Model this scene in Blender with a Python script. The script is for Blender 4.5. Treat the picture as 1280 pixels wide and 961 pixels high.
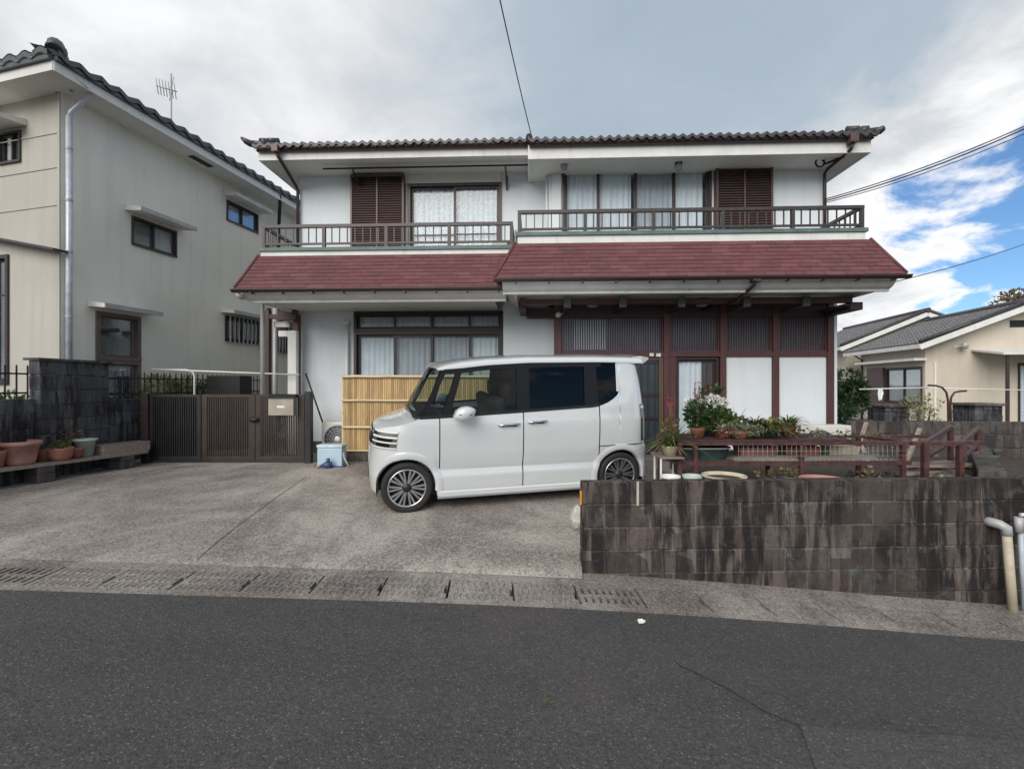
import bpy, bmesh, math, random
import numpy as np
from mathutils import Vector, Matrix
R = math.radians
random.seed(7)
for o in list(bpy.data.objects): bpy.data.objects.remove(o, do_unlink=True)
scene = bpy.context.scene
COL = scene.collection

# ------------------------------------------------------------------ camera
FPX, PSI, CAMH = 600.0, R(2.4), 1.55          # focal length in photo pixels, yaw to the left, eye height
cam_d = bpy.data.cameras.new('camera'); cam = bpy.data.objects.new('camera', cam_d); COL.objects.link(cam)
cam_d.sensor_width = 36; cam_d.lens = FPX / 1280 * 36; cam_d.clip_start = .05; cam_d.clip_end = 2000
cam.location = (0, 0, CAMH); cam.rotation_euler = (R(90), 0, PSI)
scene.camera = cam
scene.render.resolution_x, scene.render.resolution_y = 1024, 768

# ------------------------------------------------------------------ sky
SUN_EL, SUN_AZ = 32.0, 201.0                   # azimuth clockwise from +Y: behind the camera, to the left
world = bpy.data.worlds.new('World'); scene.world = world; world.use_nodes = True
nt = world.node_tree; nt.nodes.clear()
def wn(t, **k):
    n = nt.nodes.new(t)
    for a, b in k.items(): setattr(n, a, b)
    return n
def wl(a, b): nt.links.new(a, b)
wout = wn('ShaderNodeOutputWorld'); wbg = wn('ShaderNodeBackground'); wl(wbg.outputs[0], wout.inputs[0])
wbg.inputs[1].default_value = .1
sky = wn('ShaderNodeTexSky', sky_type='NISHITA', sun_disc=False)
sky.sun_elevation = R(SUN_EL); sky.sun_rotation = R(SUN_AZ); sky.altitude = 50
sky.air_density = 1.0; sky.dust_density = .1; sky.ozone_density = 2.5
tc = wn('ShaderNodeTexCoord'); sep = wn('ShaderNodeSeparateXYZ'); wl(tc.outputs['Generated'], sep.inputs[0])
def wmath(op, a, b=None, c=None, clamp=False):
    n = wn('ShaderNodeMath', operation=op, use_clamp=clamp)
    for i, v in enumerate((a, b, c)):
        if v is None: continue
        if isinstance(v, (int, float)): n.inputs[i].default_value = v
        else: wl(v, n.inputs[i])
    return n.outputs[0]
zc = wmath('ADD', wmath('MAXIMUM', sep.outputs[2], 0.0), .32)
comb = wn('ShaderNodeCombineXYZ')
wl(wmath('DIVIDE', sep.outputs[0], zc), comb.inputs[0]); wl(wmath('DIVIDE', sep.outputs[1], zc), comb.inputs[1])
def wnoise(scale, detail, rough, dist, off):
    mp = wn('ShaderNodeMapping'); mp.inputs['Location'].default_value = off; wl(comb.outputs[0], mp.inputs[0])
    n = wn('ShaderNodeTexNoise'); n.inputs['Scale'].default_value = scale; n.inputs['Detail'].default_value = detail
    n.inputs['Roughness'].default_value = rough; n.inputs['Distortion'].default_value = dist
    wl(mp.outputs[0], n.inputs['Vector']); return n.outputs[0]
NA = .95
n1 = wnoise(1.15, 9, .56, .25, (5.3, 1.7, 0)); n2 = wnoise(3.0, 9, .58, .35, (7.7, 2.1, 0))
# how thick the cloud deck lies along the sky, left to right: deep over the house, broken to the east
thick = wn('ShaderNodeValToRGB'); cr = thick.color_ramp; cr.interpolation = 'B_SPLINE'
wl(wmath('MULTIPLY_ADD', sep.outputs[0], .5, .5), thick.inputs[0])
for i, (p, v) in enumerate([(0, .60), (.28, .57), (.40, .57), (.52, .80), (.71, .86), (.785, .50), (.85, .40), (1, .44)]):
    e = cr.elements[i] if i < 2 else cr.elements.new(p)
    e.position = p; e.color = (v, v, v, 1)
def wstep(v, lo, hi):
    n = wn('ShaderNodeMapRange', interpolation_type='SMOOTHSTEP'); wl(v, n.inputs[0]); n.inputs[1].default_value = lo; n.inputs[2].default_value = hi; return n.outputs[0]
east = wstep(sep.outputs[0], .38, .66)
low = wmath('MULTIPLY', east, wmath('SUBTRACT', 1, wstep(sep.outputs[2], .16, .40)))          # the deck breaks up towards the low east
amp = wmath('MULTIPLY_ADD', east, .75, .55)
nz_ = wmath('ADD', wmath('MULTIPLY', wmath('SUBTRACT', n1, .5), 1.0), wmath('MULTIPLY', wmath('SUBTRACT', n2, .5), .8))
val = wmath('SUBTRACT', wmath('MULTIPLY_ADD', nz_, amp, thick.outputs[0]), wmath('MULTIPLY', low, .17))
cover = wn('ShaderNodeMapRange', interpolation_type='SMOOTHSTEP'); wl(val, cover.inputs[0])
cover.inputs[1].default_value = .27; cover.inputs[2].default_value = .40
ramp = wn('ShaderNodeValToRGB'); cr = ramp.color_ramp; wl(val, ramp.inputs[0])
for i, (p, c) in enumerate([(.30, (8.6, 8.6, 8.6)), (.46, (7.2, 7.25, 7.35)), (.58, (5.3, 5.5, 5.75)), (.74, (3.45, 4.1, 4.75)), (1.0, (2.9, 3.5, 4.1))]):
    e = cr.elements[i] if i < 2 else cr.elements.new(p)
    e.position = p; e.color = (*c, 1)
mix = wn('ShaderNodeMix', data_type='RGBA'); wl(cover.outputs[0], mix.inputs[0])
gain = wn('ShaderNodeMix', data_type='RGBA', blend_type='MULTIPLY'); gain.inputs[0].default_value = 1; wl(sky.outputs[0], gain.inputs[6]); gain.inputs[7].default_value = (.60, .78, .95, 1)
wl(gain.outputs[2], mix.inputs[6]); wl(ramp.outputs[0], mix.inputs[7]); wl(mix.outputs[2], wbg.inputs[0])

# ------------------------------------------------------------------ sun (veiled by cloud)
sd = bpy.data.lights.new('sun', 'SUN'); sd.energy = 2.15; sd.angle = R(45); sd.color = (1, .945, .87)
sun = bpy.data.objects.new('sun', sd); COL.objects.link(sun)
_d = Vector((math.sin(R(SUN_AZ)) * math.cos(R(SUN_EL)), math.cos(R(SUN_AZ)) * math.cos(R(SUN_EL)), math.sin(R(SUN_EL))))
sun.rotation_euler = _d.to_track_quat('Z', 'Y').to_euler(); sun.location = _d * 60
vs = scene.view_settings; vs.view_transform = 'Standard'; vs.look = 'None'; vs.exposure = 0.4; vs.gamma = 1; vs.use_curve_mapping = False

# ------------------------------------------------------------------ photo pixel -> direction -> point on a known surface
CP, SP = math.cos(PSI), math.sin(PSI)
def ray(px, py):
    u = (px - 640) / FPX
    return Vector((u * CP - SP, u * SP + CP, (480 - py) / FPX))
CAM = Vector((0, 0, CAMH))
def at(px, py, Y): r = ray(px, py); return CAM + r * (Y / r.y)
def atz(px, py, Z): return CAM + ray(px, py) * Z
def wx(px, Y): return at(px, 480, Y).x
def wz(px, py, Y): return at(px, py, Y).z
def cam2w(x, z): return Vector((x * CP - z * SP, x * SP + z * CP, 0))

# ------------------------------------------------------------------ helpers
WROOT = {}
class MB:
    def __init__(s, xf=None): s.v, s.f, s.sm, s.xf = [], [], [], xf
    def add(s, vs_, fs, smooth=False):
        b = len(s.v)
        for p in vs_:
            s.v.append(tuple(s.xf(*p)) if s.xf else tuple(p))
        for f in fs: s.f.append([b + i for i in f]); s.sm.append(smooth)
        return s
    def box(s, x0, x1, y0, y1, z0, z1):
        return s.add([(x, y, z) for x in (x0, x1) for y in (y0, y1) for z in (z0, z1)],
                     [(0, 1, 3, 2), (4, 6, 7, 5), (0, 4, 5, 1), (2, 3, 7, 6), (0, 2, 6, 4), (1, 5, 7, 3)])
    def obox(s, c, a, b, d):
        c, a, b, d = Vector(c), Vector(a), Vector(b), Vector(d)
        return s.add([c + a * i + b * j + d * k for i in (-1, 1) for j in (-1, 1) for k in (-1, 1)],
                     [(0, 1, 3, 2), (4, 6, 7, 5), (0, 4, 5, 1), (2, 3, 7, 6), (0, 2, 6, 4), (1, 5, 7, 3)])
    def beam(s, p, q, w, h, up=(0, 0, 1)):
        p, q, up = Vector(p), Vector(q), Vector(up); d = q - p
        side = d.cross(up)
        if side.length < 1e-6: side = d.cross(Vector((1, 0, 0)))
        side.normalize(); u2 = side.cross(d).normalized()
        return s.obox((p + q) / 2, d / 2, side * w / 2, u2 * h / 2)
    def tube(s, pts, r, n=8, smooth=True):
        pts = [Vector(p) for p in pts]; m = len(pts); rs = r if isinstance(r, (list, tuple)) else [r] * m
        vs_, fs = [], []; ref = None
        for i, p in enumerate(pts):
            d = (pts[min(i + 1, m - 1)] - pts[max(i - 1, 0)]).normalized()
            if ref is None:
                ref = d.cross(Vector((0, 0, 1)) if abs(d.z) < .9 else Vector((1, 0, 0))).normalized()
            a = (ref - d * ref.dot(d)).normalized(); ref = a; b = d.cross(a)
            for k in range(n):
                t = 2 * math.pi * k / n; vs_.append(p + (a * math.cos(t) + b * math.sin(t)) * rs[i])
        for i in range(m - 1):
            for k in range(n):
                fs.append((i * n + k, i * n + (k + 1) % n, (i + 1) * n + (k + 1) % n, (i + 1) * n + k))
        s.add(vs_, fs, smooth)
        s.add([vs_[k] for k in range(n)], [tuple(range(n))]); s.add([vs_[(m - 1) * n + k] for k in range(n)], [tuple(range(n))])
        return s
    def lathe(s, prof, c=(0, 0, 0), n=24, axis='z', smooth=True):
        vs_, fs = [], []; m = len(prof)
        for (r, h) in prof:
            for k in range(n):
                t = 2 * math.pi * k / n; a, b = r * math.cos(t), r * math.sin(t)
                p = (a, b, h) if axis == 'z' else ((a, h, b) if axis == 'y' else (h, a, b))
                vs_.append((c[0] + p[0], c[1] + p[1], c[2] + p[2]))
        for i in range(m - 1):
            for k in range(n):
                fs.append((i * n + k, i * n + (k + 1) % n, (i + 1) * n + (k + 1) % n, (i + 1) * n + k))
        return s.add(vs_, fs, smooth)
    def grid(s, P, smooth=True, close=False):
        m, n = len(P), len(P[0]); vs_ = [p for row in P for p in row]; fs = []
        for i in range(m - 1):
            for j in range(n if close else n - 1):
                fs.append((i * n + j, i * n + (j + 1) % n, (i + 1) * n + (j + 1) % n, (i + 1) * n + j))
        return s.add(vs_, fs, smooth)
    def quad(s, *p, smooth=False): return s.add(p, [tuple(range(len(p)))], smooth)
    def prism(s, poly, vec):
        n = len(poly); vec = Vector(vec); a = [Vector(p) for p in poly]; b = [p + vec for p in a]
        return s.add(a + b, [tuple(range(n))[::-1], tuple(range(n, 2 * n))] + [(i, (i + 1) % n, n + (i + 1) % n, n + i) for i in range(n)])
    def ellipsoid(s, c, r, n=12, m=8):
        P = []
        for i in range(m + 1):
            t = math.pi * i / m; P.append([(c[0] + r[0] * math.sin(t) * math.cos(2 * math.pi * k / n), c[1] + r[1] * math.sin(t) * math.sin(2 * math.pi * k / n), c[2] - r[2] * math.cos(t)) for k in range(n)])
        return s.grid(P, True, True)
    def mesh(s, name, attr=None):
        me = bpy.data.meshes.new(name); me.from_pydata(s.v, [], s.f)
        me.polygons.foreach_set('use_smooth', s.sm)
        bm = bmesh.new(); bm.from_mesh(me)
        bmesh.ops.remove_doubles(bm, verts=bm.verts, dist=1e-6)
        bmesh.ops.recalc_face_normals(bm, faces=bm.faces); bm.to_mesh(me); bm.free()
        me.update(); return me
    def build(s, name, mat, parent=None, bev=0, kind=None, label=None):
        me = s.mesh(name); me.materials.append(mat)
        return link(name, me, parent, bev, kind, label)
def link(name, me, parent=None, bev=0, kind=None, label=None, loc=None, rot=None):
    o = bpy.data.objects.new(name, me); COL.objects.link(o)
    if loc is not None: o.location = loc
    if rot is not None: o.rotation_euler = rot
    if parent is not None:
        o.parent = parent
        if parent in WROOT: o.matrix_parent_inverse = WROOT[parent]
    if bev:
        b = o.modifiers.new('bevel', 'BEVEL'); b.width = bev; b.segments = 2; b.limit_method = 'ANGLE'; b.angle_limit = R(40)
    if kind: o['kind'] = kind
    if label: o['label'] = label
    return o
def tag(o, label, cat, group=None):
    o['label'] = label; o['category'] = cat
    if group: o['group'] = group
    return o
def thing(name, label, cat, loc, rz=0, group=None, local=False):
    """Empty at the base of a thing. local=False: its parts are built in world coordinates."""
    o = bpy.data.objects.new(name, None); COL.objects.link(o); o.empty_display_size = .1
    o.location = loc; o.rotation_euler = (0, 0, rz)
    if not local: WROOT[o] = (Matrix.Translation(Vector(loc)) @ Matrix.Rotation(rz, 4, 'Z')).inverted()
    return tag(o, label, cat, group)
def dup(root, loc, rz=None, label=None, scale=None):
    r = root.copy(); COL.objects.link(r); r.location = loc
    if rz is not None: r.rotation_euler = (0, 0, rz)
    if scale: r.scale = scale
    if label: r['label'] = label
    for ch in list(root.children):
        c = ch.copy(); COL.objects.link(c); c.parent = r
        for g in ch.children:
            d = g.copy(); COL.objects.link(d); d.parent = c
    return r
def struct(mb, name, mat, parent=None):
    o = mb.build(name, mat, parent)
    if parent is None: o['kind'] = 'structure'
    return o

# ------------------------------------------------------------------ materials
class NT:
    def __init__(s, name):
        s.m = bpy.data.materials.new(name); s.m.use_nodes = True; s.t = s.m.node_tree; s.t.nodes.clear()
        s.out = s.n('ShaderNodeOutputMaterial'); s.b = s.n('ShaderNodeBsdfPrincipled'); s.l(s.b.outputs[0], s.out.inputs[0])
    def n(s, t, **k):
        x = s.t.nodes.new(t)
        for a, b in k.items(): setattr(x, a, b)
        return x
    def l(s, a, b): s.t.links.new(a, b)
    def setp(s, **k):
        for a, b in k.items():
            i = s.b.inputs[a.replace('_', ' ')]
            if isinstance(b, bpy.types.NodeSocket): s.l(b, i)
            else: i.default_value = b
    def val(s, op, a, b=None, c=None, clamp=False):
        x = s.n('ShaderNodeMath', operation=op, use_clamp=clamp)
        for i, v in enumerate((a, b, c)):
            if v is None: continue
            if isinstance(v, (int, float)): x.inputs[i].default_value = v
            else: s.l(v, x.inputs[i])
        return x.outputs[0]
    def coord(s, world=False, scale=(1, 1, 1), rnd=True):
        if world: src = s.n('ShaderNodeNewGeometry').outputs['Position']
        else:
            src = s.n('ShaderNodeTexCoord').outputs['Object']
            if rnd:
                oi = s.n('ShaderNodeObjectInfo'); add = s.n('ShaderNodeVectorMath', operation='ADD')
                s.l(src, add.inputs[0]); s.l(s.val('MULTIPLY', oi.outputs['Random'], 57.3), add.inputs[1]); src = add.outputs[0]
        mp = s.n('ShaderNodeMapping'); mp.inputs['Scale'].default_value = scale; s.l(src, mp.inputs[0]); return mp.outputs[0]
    def noise(s, vec, scale, detail=4, rough=.55, dist=0):
        x = s.n('ShaderNodeTexNoise'); s.l(vec, x.inputs['Vector'])
        for k, v in (('Scale', scale), ('Detail', detail), ('Roughness', rough), ('Distortion', dist)): x.inputs[k].default_value = v
        return x.outputs[0]
    def voro(s, vec, scale, out='Distance', feature='F1'):
        x = s.n('ShaderNodeTexVoronoi', feature=feature); s.l(vec, x.inputs['Vector']); x.inputs['Scale'].default_value = scale
        return x.outputs[out]
    def ramp(s, fac, stops, interp='LINEAR'):
        x = s.n('ShaderNodeValToRGB'); x.color_ramp.interpolation = interp; s.l(fac, x.inputs[0])
        for i, (p, c) in enumerate(stops):
            e = x.color_ramp.elements[i] if i < 2 else x.color_ramp.elements.new(p)
            e.position = p; e.color = (*c, 1) if len(c) == 3 else c
        return x.outputs[0]
    def sstep(s, v, a, b):
        x = s.n('ShaderNodeMapRange', interpolation_type='SMOOTHSTEP'); s.l(v, x.inputs[0]); x.inputs[1].default_value = a; x.inputs[2].default_value = b
        return x.outputs[0]
    def mix(s, f, a, b, mode='MIX'):
        x = s.n('ShaderNodeMix', data_type='RGBA', blend_type=mode)
        for i, v in ((0, f), (6, a), (7, b)):
            if isinstance(v, bpy.types.NodeSocket): s.l(v, x.inputs[i])
            else: x.inputs[i].default_value = v if i == 0 else (*v, 1)
        return x.outputs[2]
    def bump(s, h, strength, dist=.01):
        x = s.n('ShaderNodeBump'); x.inputs['Strength'].default_value = strength; x.inputs['Distance'].default_value = dist
        s.l(h, x.inputs['Height']); s.l(x.outputs[0], s.b.inputs['Normal']); return x
    def objrnd(s, col, amt):
        oi = s.n('ShaderNodeObjectInfo'); h = s.n('ShaderNodeHueSaturation'); s.l(col, h.inputs['Color'])
        s.l(s.val('MULTIPLY_ADD', oi.outputs['Random'], 2 * amt, 1 - amt), h.inputs['Value']); return h.outputs[0]
def sc(c, k): return tuple(min(1, x * k) for x in c)
def M(name, col, rough=.6, metal=0, var=.15, vs=5, bump=0, bs=60, rnd=0, coat=0, spec=.5, dirt=0):
    t = NT(name); v = t.coord()
    nz = t.noise(v, vs, 6, .6)
    c = t.mix(t.sstep(nz, .3, .7), sc(col, 1 - var), sc(col, 1 + var))
    if dirt:
        w = t.coord(True, (5, 5, .9)); d = t.sstep(t.noise(w, 1.6, 6, .65), .5, .75)
        c = t.mix(t.val('MULTIPLY', d, dirt), c, sc(col, .35))
    if rnd: c = t.objrnd(c, rnd)
    t.setp(Base_Color=c, Metallic=metal, Coat_Weight=coat, Coat_Roughness=.03, Coat_IOR=1.7)
    t.b.inputs['Specular IOR Level'].default_value = spec
    t.setp(Roughness=t.val('MULTIPLY_ADD', nz, .16, rough - .08))
    if bump: t.bump(t.noise(v, bs, 4, .6), bump, .004)
    return t.m
def glass(name, tint=(.9, .95, .95), refl=1.0, rough=.02, wav=.0, k=1.6):
    t = NT(name); t.t.nodes.remove(t.b)
    tr = t.n('ShaderNodeBsdfTransparent'); tr.inputs[0].default_value = (*tint, 1)
    gl = t.n('ShaderNodeBsdfGlossy'); gl.inputs['Roughness'].default_value = rough; gl.inputs[0].default_value = (refl, refl, refl, 1)
    fr = t.n('ShaderNodeFresnel'); fr.inputs[0].default_value = 1.55
    if wav:
        bp = t.n('ShaderNodeBump'); bp.inputs['Strength'].default_value = wav; bp.inputs['Distance'].default_value = .02
        t.l(t.noise(t.coord(True), 1.3, 2), bp.inputs['Height']); t.l(bp.outputs[0], gl.inputs['Normal'])
    ms = t.n('ShaderNodeMixShader'); t.l(t.val('MULTIPLY', fr.outputs[0], k, clamp=True), ms.inputs[0]); t.l(tr.outputs[0], ms.inputs[1]); t.l(gl.outputs[0], ms.inputs[2])
    t.l(ms.outputs[0], t.out.inputs[0]); return t.m
def leafmat(name, c1, c2, rough=.5):
    t = NT(name); v = t.coord(True)
    g = t.n('ShaderNodeNewGeometry')
    c = t.mix(t.sstep(t.noise(v, 9, 3), .3, .7), c1, c2)
    h = t.n('ShaderNodeHueSaturation'); t.l(c, h.inputs['Color'])
    t.l(t.val('MULTIPLY_ADD', g.outputs['Random Per Island'], .7, .65), h.inputs['Value'])
    t.setp(Base_Color=h.outputs[0], Roughness=rough)
    tl = t.n('ShaderNodeBsdfTranslucent'); t.l(h.outputs[0], tl.inputs[0])
    ms = t.n('ShaderNodeMixShader'); ms.inputs[0].default_value = .3; t.l(t.b.outputs[0], ms.inputs[1]); t.l(tl.outputs[0], ms.inputs[2]); t.l(ms.outputs[0], t.out.inputs[0])
    return t.m

def mat_asphalt(name='asphalt', k=1.0):
    t = NT(name); w = t.coord(True)
    big = t.noise(w, .55, 5, .6); med = t.noise(w, 7, 5, .6)
    tyre = t.sstep(t.noise(t.coord(True, (.12, 1.6, 1)), 1.0, 4, .6), .42, .62)
    c = t.mix(t.sstep(big, .35, .7), sc((.064, .063, .063), k), sc((.088, .078, .075), k))
    c = t.mix(t.val('MULTIPLY', t.sstep(med, .45, .8), .5), c, (.040, .040, .041))
    cellc = t.voro(w, 72, 'Color'); sepc = t.n('ShaderNodeSeparateColor'); t.l(cellc, sepc.inputs[0])
    d = t.voro(w, 72)
    spk = t.val('MULTIPLY', t.sstep(sepc.outputs[0], .74, .95), t.val('SUBTRACT', 1, t.sstep(d, .25, .5)))
    c = t.mix(t.val('MULTIPLY', tyre, .35), c, (.085, .082, .080))
    c = t.mix(t.val('MULTIPLY', t.sstep(t.noise(w, 1.7, 6, .7, .6), .60, .70), .45), c, (.030, .029, .029))
    c = t.mix(t.val('MULTIPLY', spk, .6), c, (.30, .27, .245))
    c2 = t.voro(w, 230, 'Color'); sp2 = t.n('ShaderNodeSeparateColor'); t.l(c2, sp2.inputs[0])
    c = t.mix(t.val('MULTIPLY', t.sstep(sp2.outputs[1], .55, 1), .5), c, (.135, .125, .118))
    c = t.mix(t.val('MULTIPLY', t.sstep(sp2.outputs[2], .6, 1), .6), c, (.018, .018, .019))
    g1 = t.noise(w, 48, 4, .7); c = t.mix(t.val('MULTIPLY', t.sstep(g1, .52, .72), .75), c, (.125, .120, .116)); c = t.mix(t.val('MULTIPLY', t.sstep(g1, .48, .30), .7), c, (.026, .026, .027))
    t.setp(Base_Color=c, Roughness=.88); t.b.inputs['Specular IOR Level'].default_value = .3
    t.bump(t.val('ADD', t.val('MULTIPLY', g1, 2), t.val('ADD', d, t.noise(w, 260, 3))), .7, .005); return t.m
def mat_drive(name='driveway_concrete', k=1.0):
    t = NT(name); w = t.coord(True)
    st = t.coord(True, (1.0, .45, 1))
    c = t.mix(t.sstep(t.noise(w, .55, 7, .66, .6), .36, .66), sc((.185, .158, .142), k), sc((.46, .415, .37), k))
    c = t.mix(t.val('MULTIPLY', t.sstep(t.noise(st, 1.6, 7, .7), .48, .70), .65), c, sc((.105, .092, .086), k))
    col = t.voro(w, 85, 'Color'); s_ = t.n('ShaderNodeSeparateColor'); t.l(col, s_.inputs[0]); d = t.voro(w, 85)
    g = t.val('SUBTRACT', 1, t.sstep(d, .3, .55))
    c = t.mix(t.val('MULTIPLY', t.sstep(s_.outputs[0], .55, .95), t.val('MULTIPLY', g, .75)), c, sc((.50, .47, .44), k))
    c = t.mix(t.val('MULTIPLY', t.sstep(s_.outputs[1], .55, .95), t.val('MULTIPLY', g, .75)), c, sc((.06, .053, .05), k))
    c3 = t.noise(w, 190, 3, .7); c = t.mix(t.val('MULTIPLY', t.sstep(c3, .5, .75), .35), c, sc((.05, .045, .045), k))
    g1 = t.noise(w, 38, 5, .72); c = t.mix(t.val('MULTIPLY', t.sstep(g1, .50, .68), .7), c, sc((.44, .41, .385), k)); c = t.mix(t.val('MULTIPLY', t.sstep(g1, .49, .33), .75), c, sc((.078, .070, .067), k))
    t.setp(Base_Color=c, Roughness=.85); t.b.inputs['Specular IOR Level'].default_value = .3
    t.bump(t.val('ADD', t.val('MULTIPLY', g1, 2), t.val('ADD', d, c3)), .6, .005); return t.m
def mat_block(name, base, dark=.8, seed=0.0):
    t = NT(name); w = t.coord(True)
    mpo = t.n('ShaderNodeMapping'); mpo.inputs['Location'].default_value = (seed, seed, 0); t.l(w, mpo.inputs[0]); w = mpo.outputs[0]
    mps = t.n('ShaderNodeMapping'); mps.inputs['Scale'].default_value = (1, 1, .13); t.l(w, mps.inputs[0]); stv = mps.outputs[0]
    c = t.mix(t.sstep(t.noise(w, 3, 6, .65), .3, .7), sc(base, .75), sc(base, 1.25))
    c = t.objrnd(c, .28)
    s1 = t.sstep(t.noise(stv, 11, 6, .6, .2), .40, .56); s2 = t.sstep(t.noise(w, 1.5, 5, .6), .28, .52)
    c = t.mix(t.val('MULTIPLY', t.val('MULTIPLY', s1, s2), dark), c, (.018, .015, .016))
    c = t.mix(t.val('MULTIPLY', t.sstep(t.noise(w, 2.2, 5, .6), .56, .72), .55), c, (.04, .035, .036))
    c = t.mix(t.val('MULTIPLY', t.sstep(t.noise(stv, 16, 5, .7), .62, .74), .45), c, (.27, .275, .255))
    c = t.mix(t.val('MULTIPLY', t.sstep(t.noise(w, 60, 3, .7), .5, .8), .35), c, sc(base, .4))
    c = t.mix(t.val('MULTIPLY', t.sstep(t.noise(w, 4.5, 6, .7, .5), .54, .70), .5), c, sc((.115, .13, .125), base[0] / .1))
    c = t.mix(t.val('MULTIPLY', t.sstep(t.noise(w, 26, 6, .75), .50, .72), .6), c, (.02, .018, .018))
    t.setp(Base_Color=c, Roughness=.92); t.b.inputs['Specular IOR Level'].default_value = .25
    t.bump(t.noise(w, 70, 6, .75), .8, .010); return t.m
def mat_plaster(name, col, dirt=.25, bs=140):
    t = NT(name); w = t.coord(True)
    c = t.mix(t.sstep(t.noise(w, .7, 5, .6), .3, .7), sc(col, .94), sc(col, 1.04))
    st = t.coord(True, (3.5, 3.5, .25))
    c = t.mix(t.val('MULTIPLY', t.sstep(t.noise(st, 1.7, 7, .65), .44, .74), dirt), c, sc(col, .45))
    t.setp(Base_Color=c, Roughness=.9); t.b.inputs['Specular IOR Level'].default_value = .25
    t.bump(t.noise(w, bs, 4, .7), .35, .004); return t.m
def mat_shingle():
    t = NT('maroon_shingle'); w = t.coord(True); g = t.n('ShaderNodeNewGeometry')
    c = t.ramp(g.outputs['Random Per Island'], [(0, (.120, .038, .044)), (.5, (.138, .047, .052)), (1, (.162, .062, .067))])
    c = t.mix(t.val('MULTIPLY', t.sstep(t.noise(t.coord(True, (1.5, 1.5, .5)), 1.6, 6, .65), .45, .75), .5), c, (.070, .034, .038))
    c = t.mix(t.val('MULTIPLY', t.sstep(t.noise(w, 9, 6, .75), .54, .72), .4), c, (.21, .105, .105))
    t.setp(Base_Color=c, Roughness=.75); t.bump(t.noise(w, 220, 3), .4, .003); return t.m
def mat_bamboo():
    t = NT('bamboo'); v = t.coord(False, (30, 30, 2.2)); 
    c = t.mix(t.sstep(t.noise(v, 1.4, 5, .6), .3, .7), (.38, .255, .118), (.53, .375, .19))
    c = t.objrnd(c, .26)
    w = t.coord(True, (8, 8, 1.2)); c = t.mix(t.val('MULTIPLY', t.sstep(t.noise(w, 1.3, 6, .7), .5, .75), .55), c, (.20, .155, .09))
    t.setp(Base_Color=c, Roughness=.55); return t.m
def mat_wood(name, a, b, rough=.6, sc_=(30, 30, 2)):
    t = NT(name); v = t.coord(False, sc_)
    n = t.noise(v, 1.2, 6, .65, .3); c = t.mix(t.sstep(n, .3, .7), a, b); c = t.objrnd(c, .08)
    t.setp(Base_Color=c, Roughness=rough); t.bump(n, .25, .003); return t.m

MT = {}
MT['asphalt'] = mat_asphalt(); MT['drive'] = mat_drive(); MT['gutter'] = mat_drive('gutter_concrete', .82)
MT['block'] = mat_block('old_block', (.105, .085, .076), .95); MT['mortar'] = mat_block('mortar', (.165, .152, .142), .85, 0.0)
MT['dark_block'] = mat_block('damp_block', (.105, .108, .118), .9, 9.0); MT['right_block'] = mat_block('neighbour_block', (.125, .108, .10), .6, 5.0)
MT['white_wall'] = mat_plaster('white_plaster', (.70, .745, .775), .10); MT['soffit'] = mat_plaster('soffit_board', (.70, .70, .67), .12, 60)
MT['left_wall'] = mat_plaster('grey_stucco', (.76, .735, .66), .16, 90); MT['siding'] = mat_plaster('cream_siding', (.47, .45, .405), .2, 60)
MT['cream_wall'] = mat_plaster('cream_stucco', (.58, .525, .44), .15)
MT['shingle'] = mat_shingle(); MT['bamboo'] = mat_bamboo()
MT['bamboo_pale'] = mat_wood('bamboo_batten', (.55, .42, .25), (.68, .56, .38), .5, (2, 30, 30))
MT['tile'] = M('dark_roof_tile', (.050, .045, .050), .42, 0, .3, 8, .2, 80, .18)
MT['tile_grey'] = M('grey_roof_tile', (.20, .195, .195), .5, 0, .3, 6, .2, 80, .15)
MT['tile_green'] = M('slate_green_roof_tile', (.06, .068, .072), .42, 0, .3, 8, .2, 80, .18)
MT['fascia'] = M('white_fascia', (.72, .72, .70), .6, 0, .06, 3, dirt=.25)
MT['red_wood'] = mat_wood('red_brown_wood', (.072, .026, .026), (.105, .040, .040), .5)
MT['dark_wood'] = mat_wood('dark_brown_wood', (.040, .022, .022), (.065, .036, .036), .55)
MT['pipe_brown'] = M('brown_pipe', (.042, .025, .026), .4, 0, .15)
MT['rail'] = M('bronze_rail', (.060, .050, .051), .42, .25, .15, 12)
MT['bronze'] = M('bronze_frame', (.050, .036, .036), .38, .3, .12, 10)
MT['teal'] = M('teal_flashing', (.10, .155, .15), .55, 0, .2, 6)
MT['shutter'] = M('brown_shutter', (.105, .066, .064), .45, .2, .15, 6)
MT['glass'] = glass('window_glass', (.95, .97, .98), .9, .02, .05, k=.6)
MT['door_glass'] = M('dark_door_glass', (.045, .065, .08), .18, 0, .2, 2)
MT['frost'] = M('frosted_glass_reflection', (.36, .39, .47), .35, 0, .25, 1.5)  # blue-grey carries the reflection of the entrance panes
MT['curtain'] = M('white_curtain', (.80, .84, .87), .9, 0, .06, 3)
MT['grey_curtain'] = M('grey_curtain', (.50, .53, .56), .9, 0, .1, 3)
MT['lace'] = M('lace_curtain', (.66, .72, .76), .9, 0, .2, 22)
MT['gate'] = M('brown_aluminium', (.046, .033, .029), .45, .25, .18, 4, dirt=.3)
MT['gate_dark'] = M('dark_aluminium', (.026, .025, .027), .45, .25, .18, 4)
MT['beige_box'] = M('beige_enamel', (.36, .32, .26), .45, 0, .15, 5)
MT['white_plastic'] = M('white_plastic', (.74, .74, .70), .45, 0, .06, 3, dirt=.15)
MT['ac_white'] = M('air_conditioner_shell', (.66, .65, .60), .45, 0, .06, 3, dirt=.2)
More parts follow.
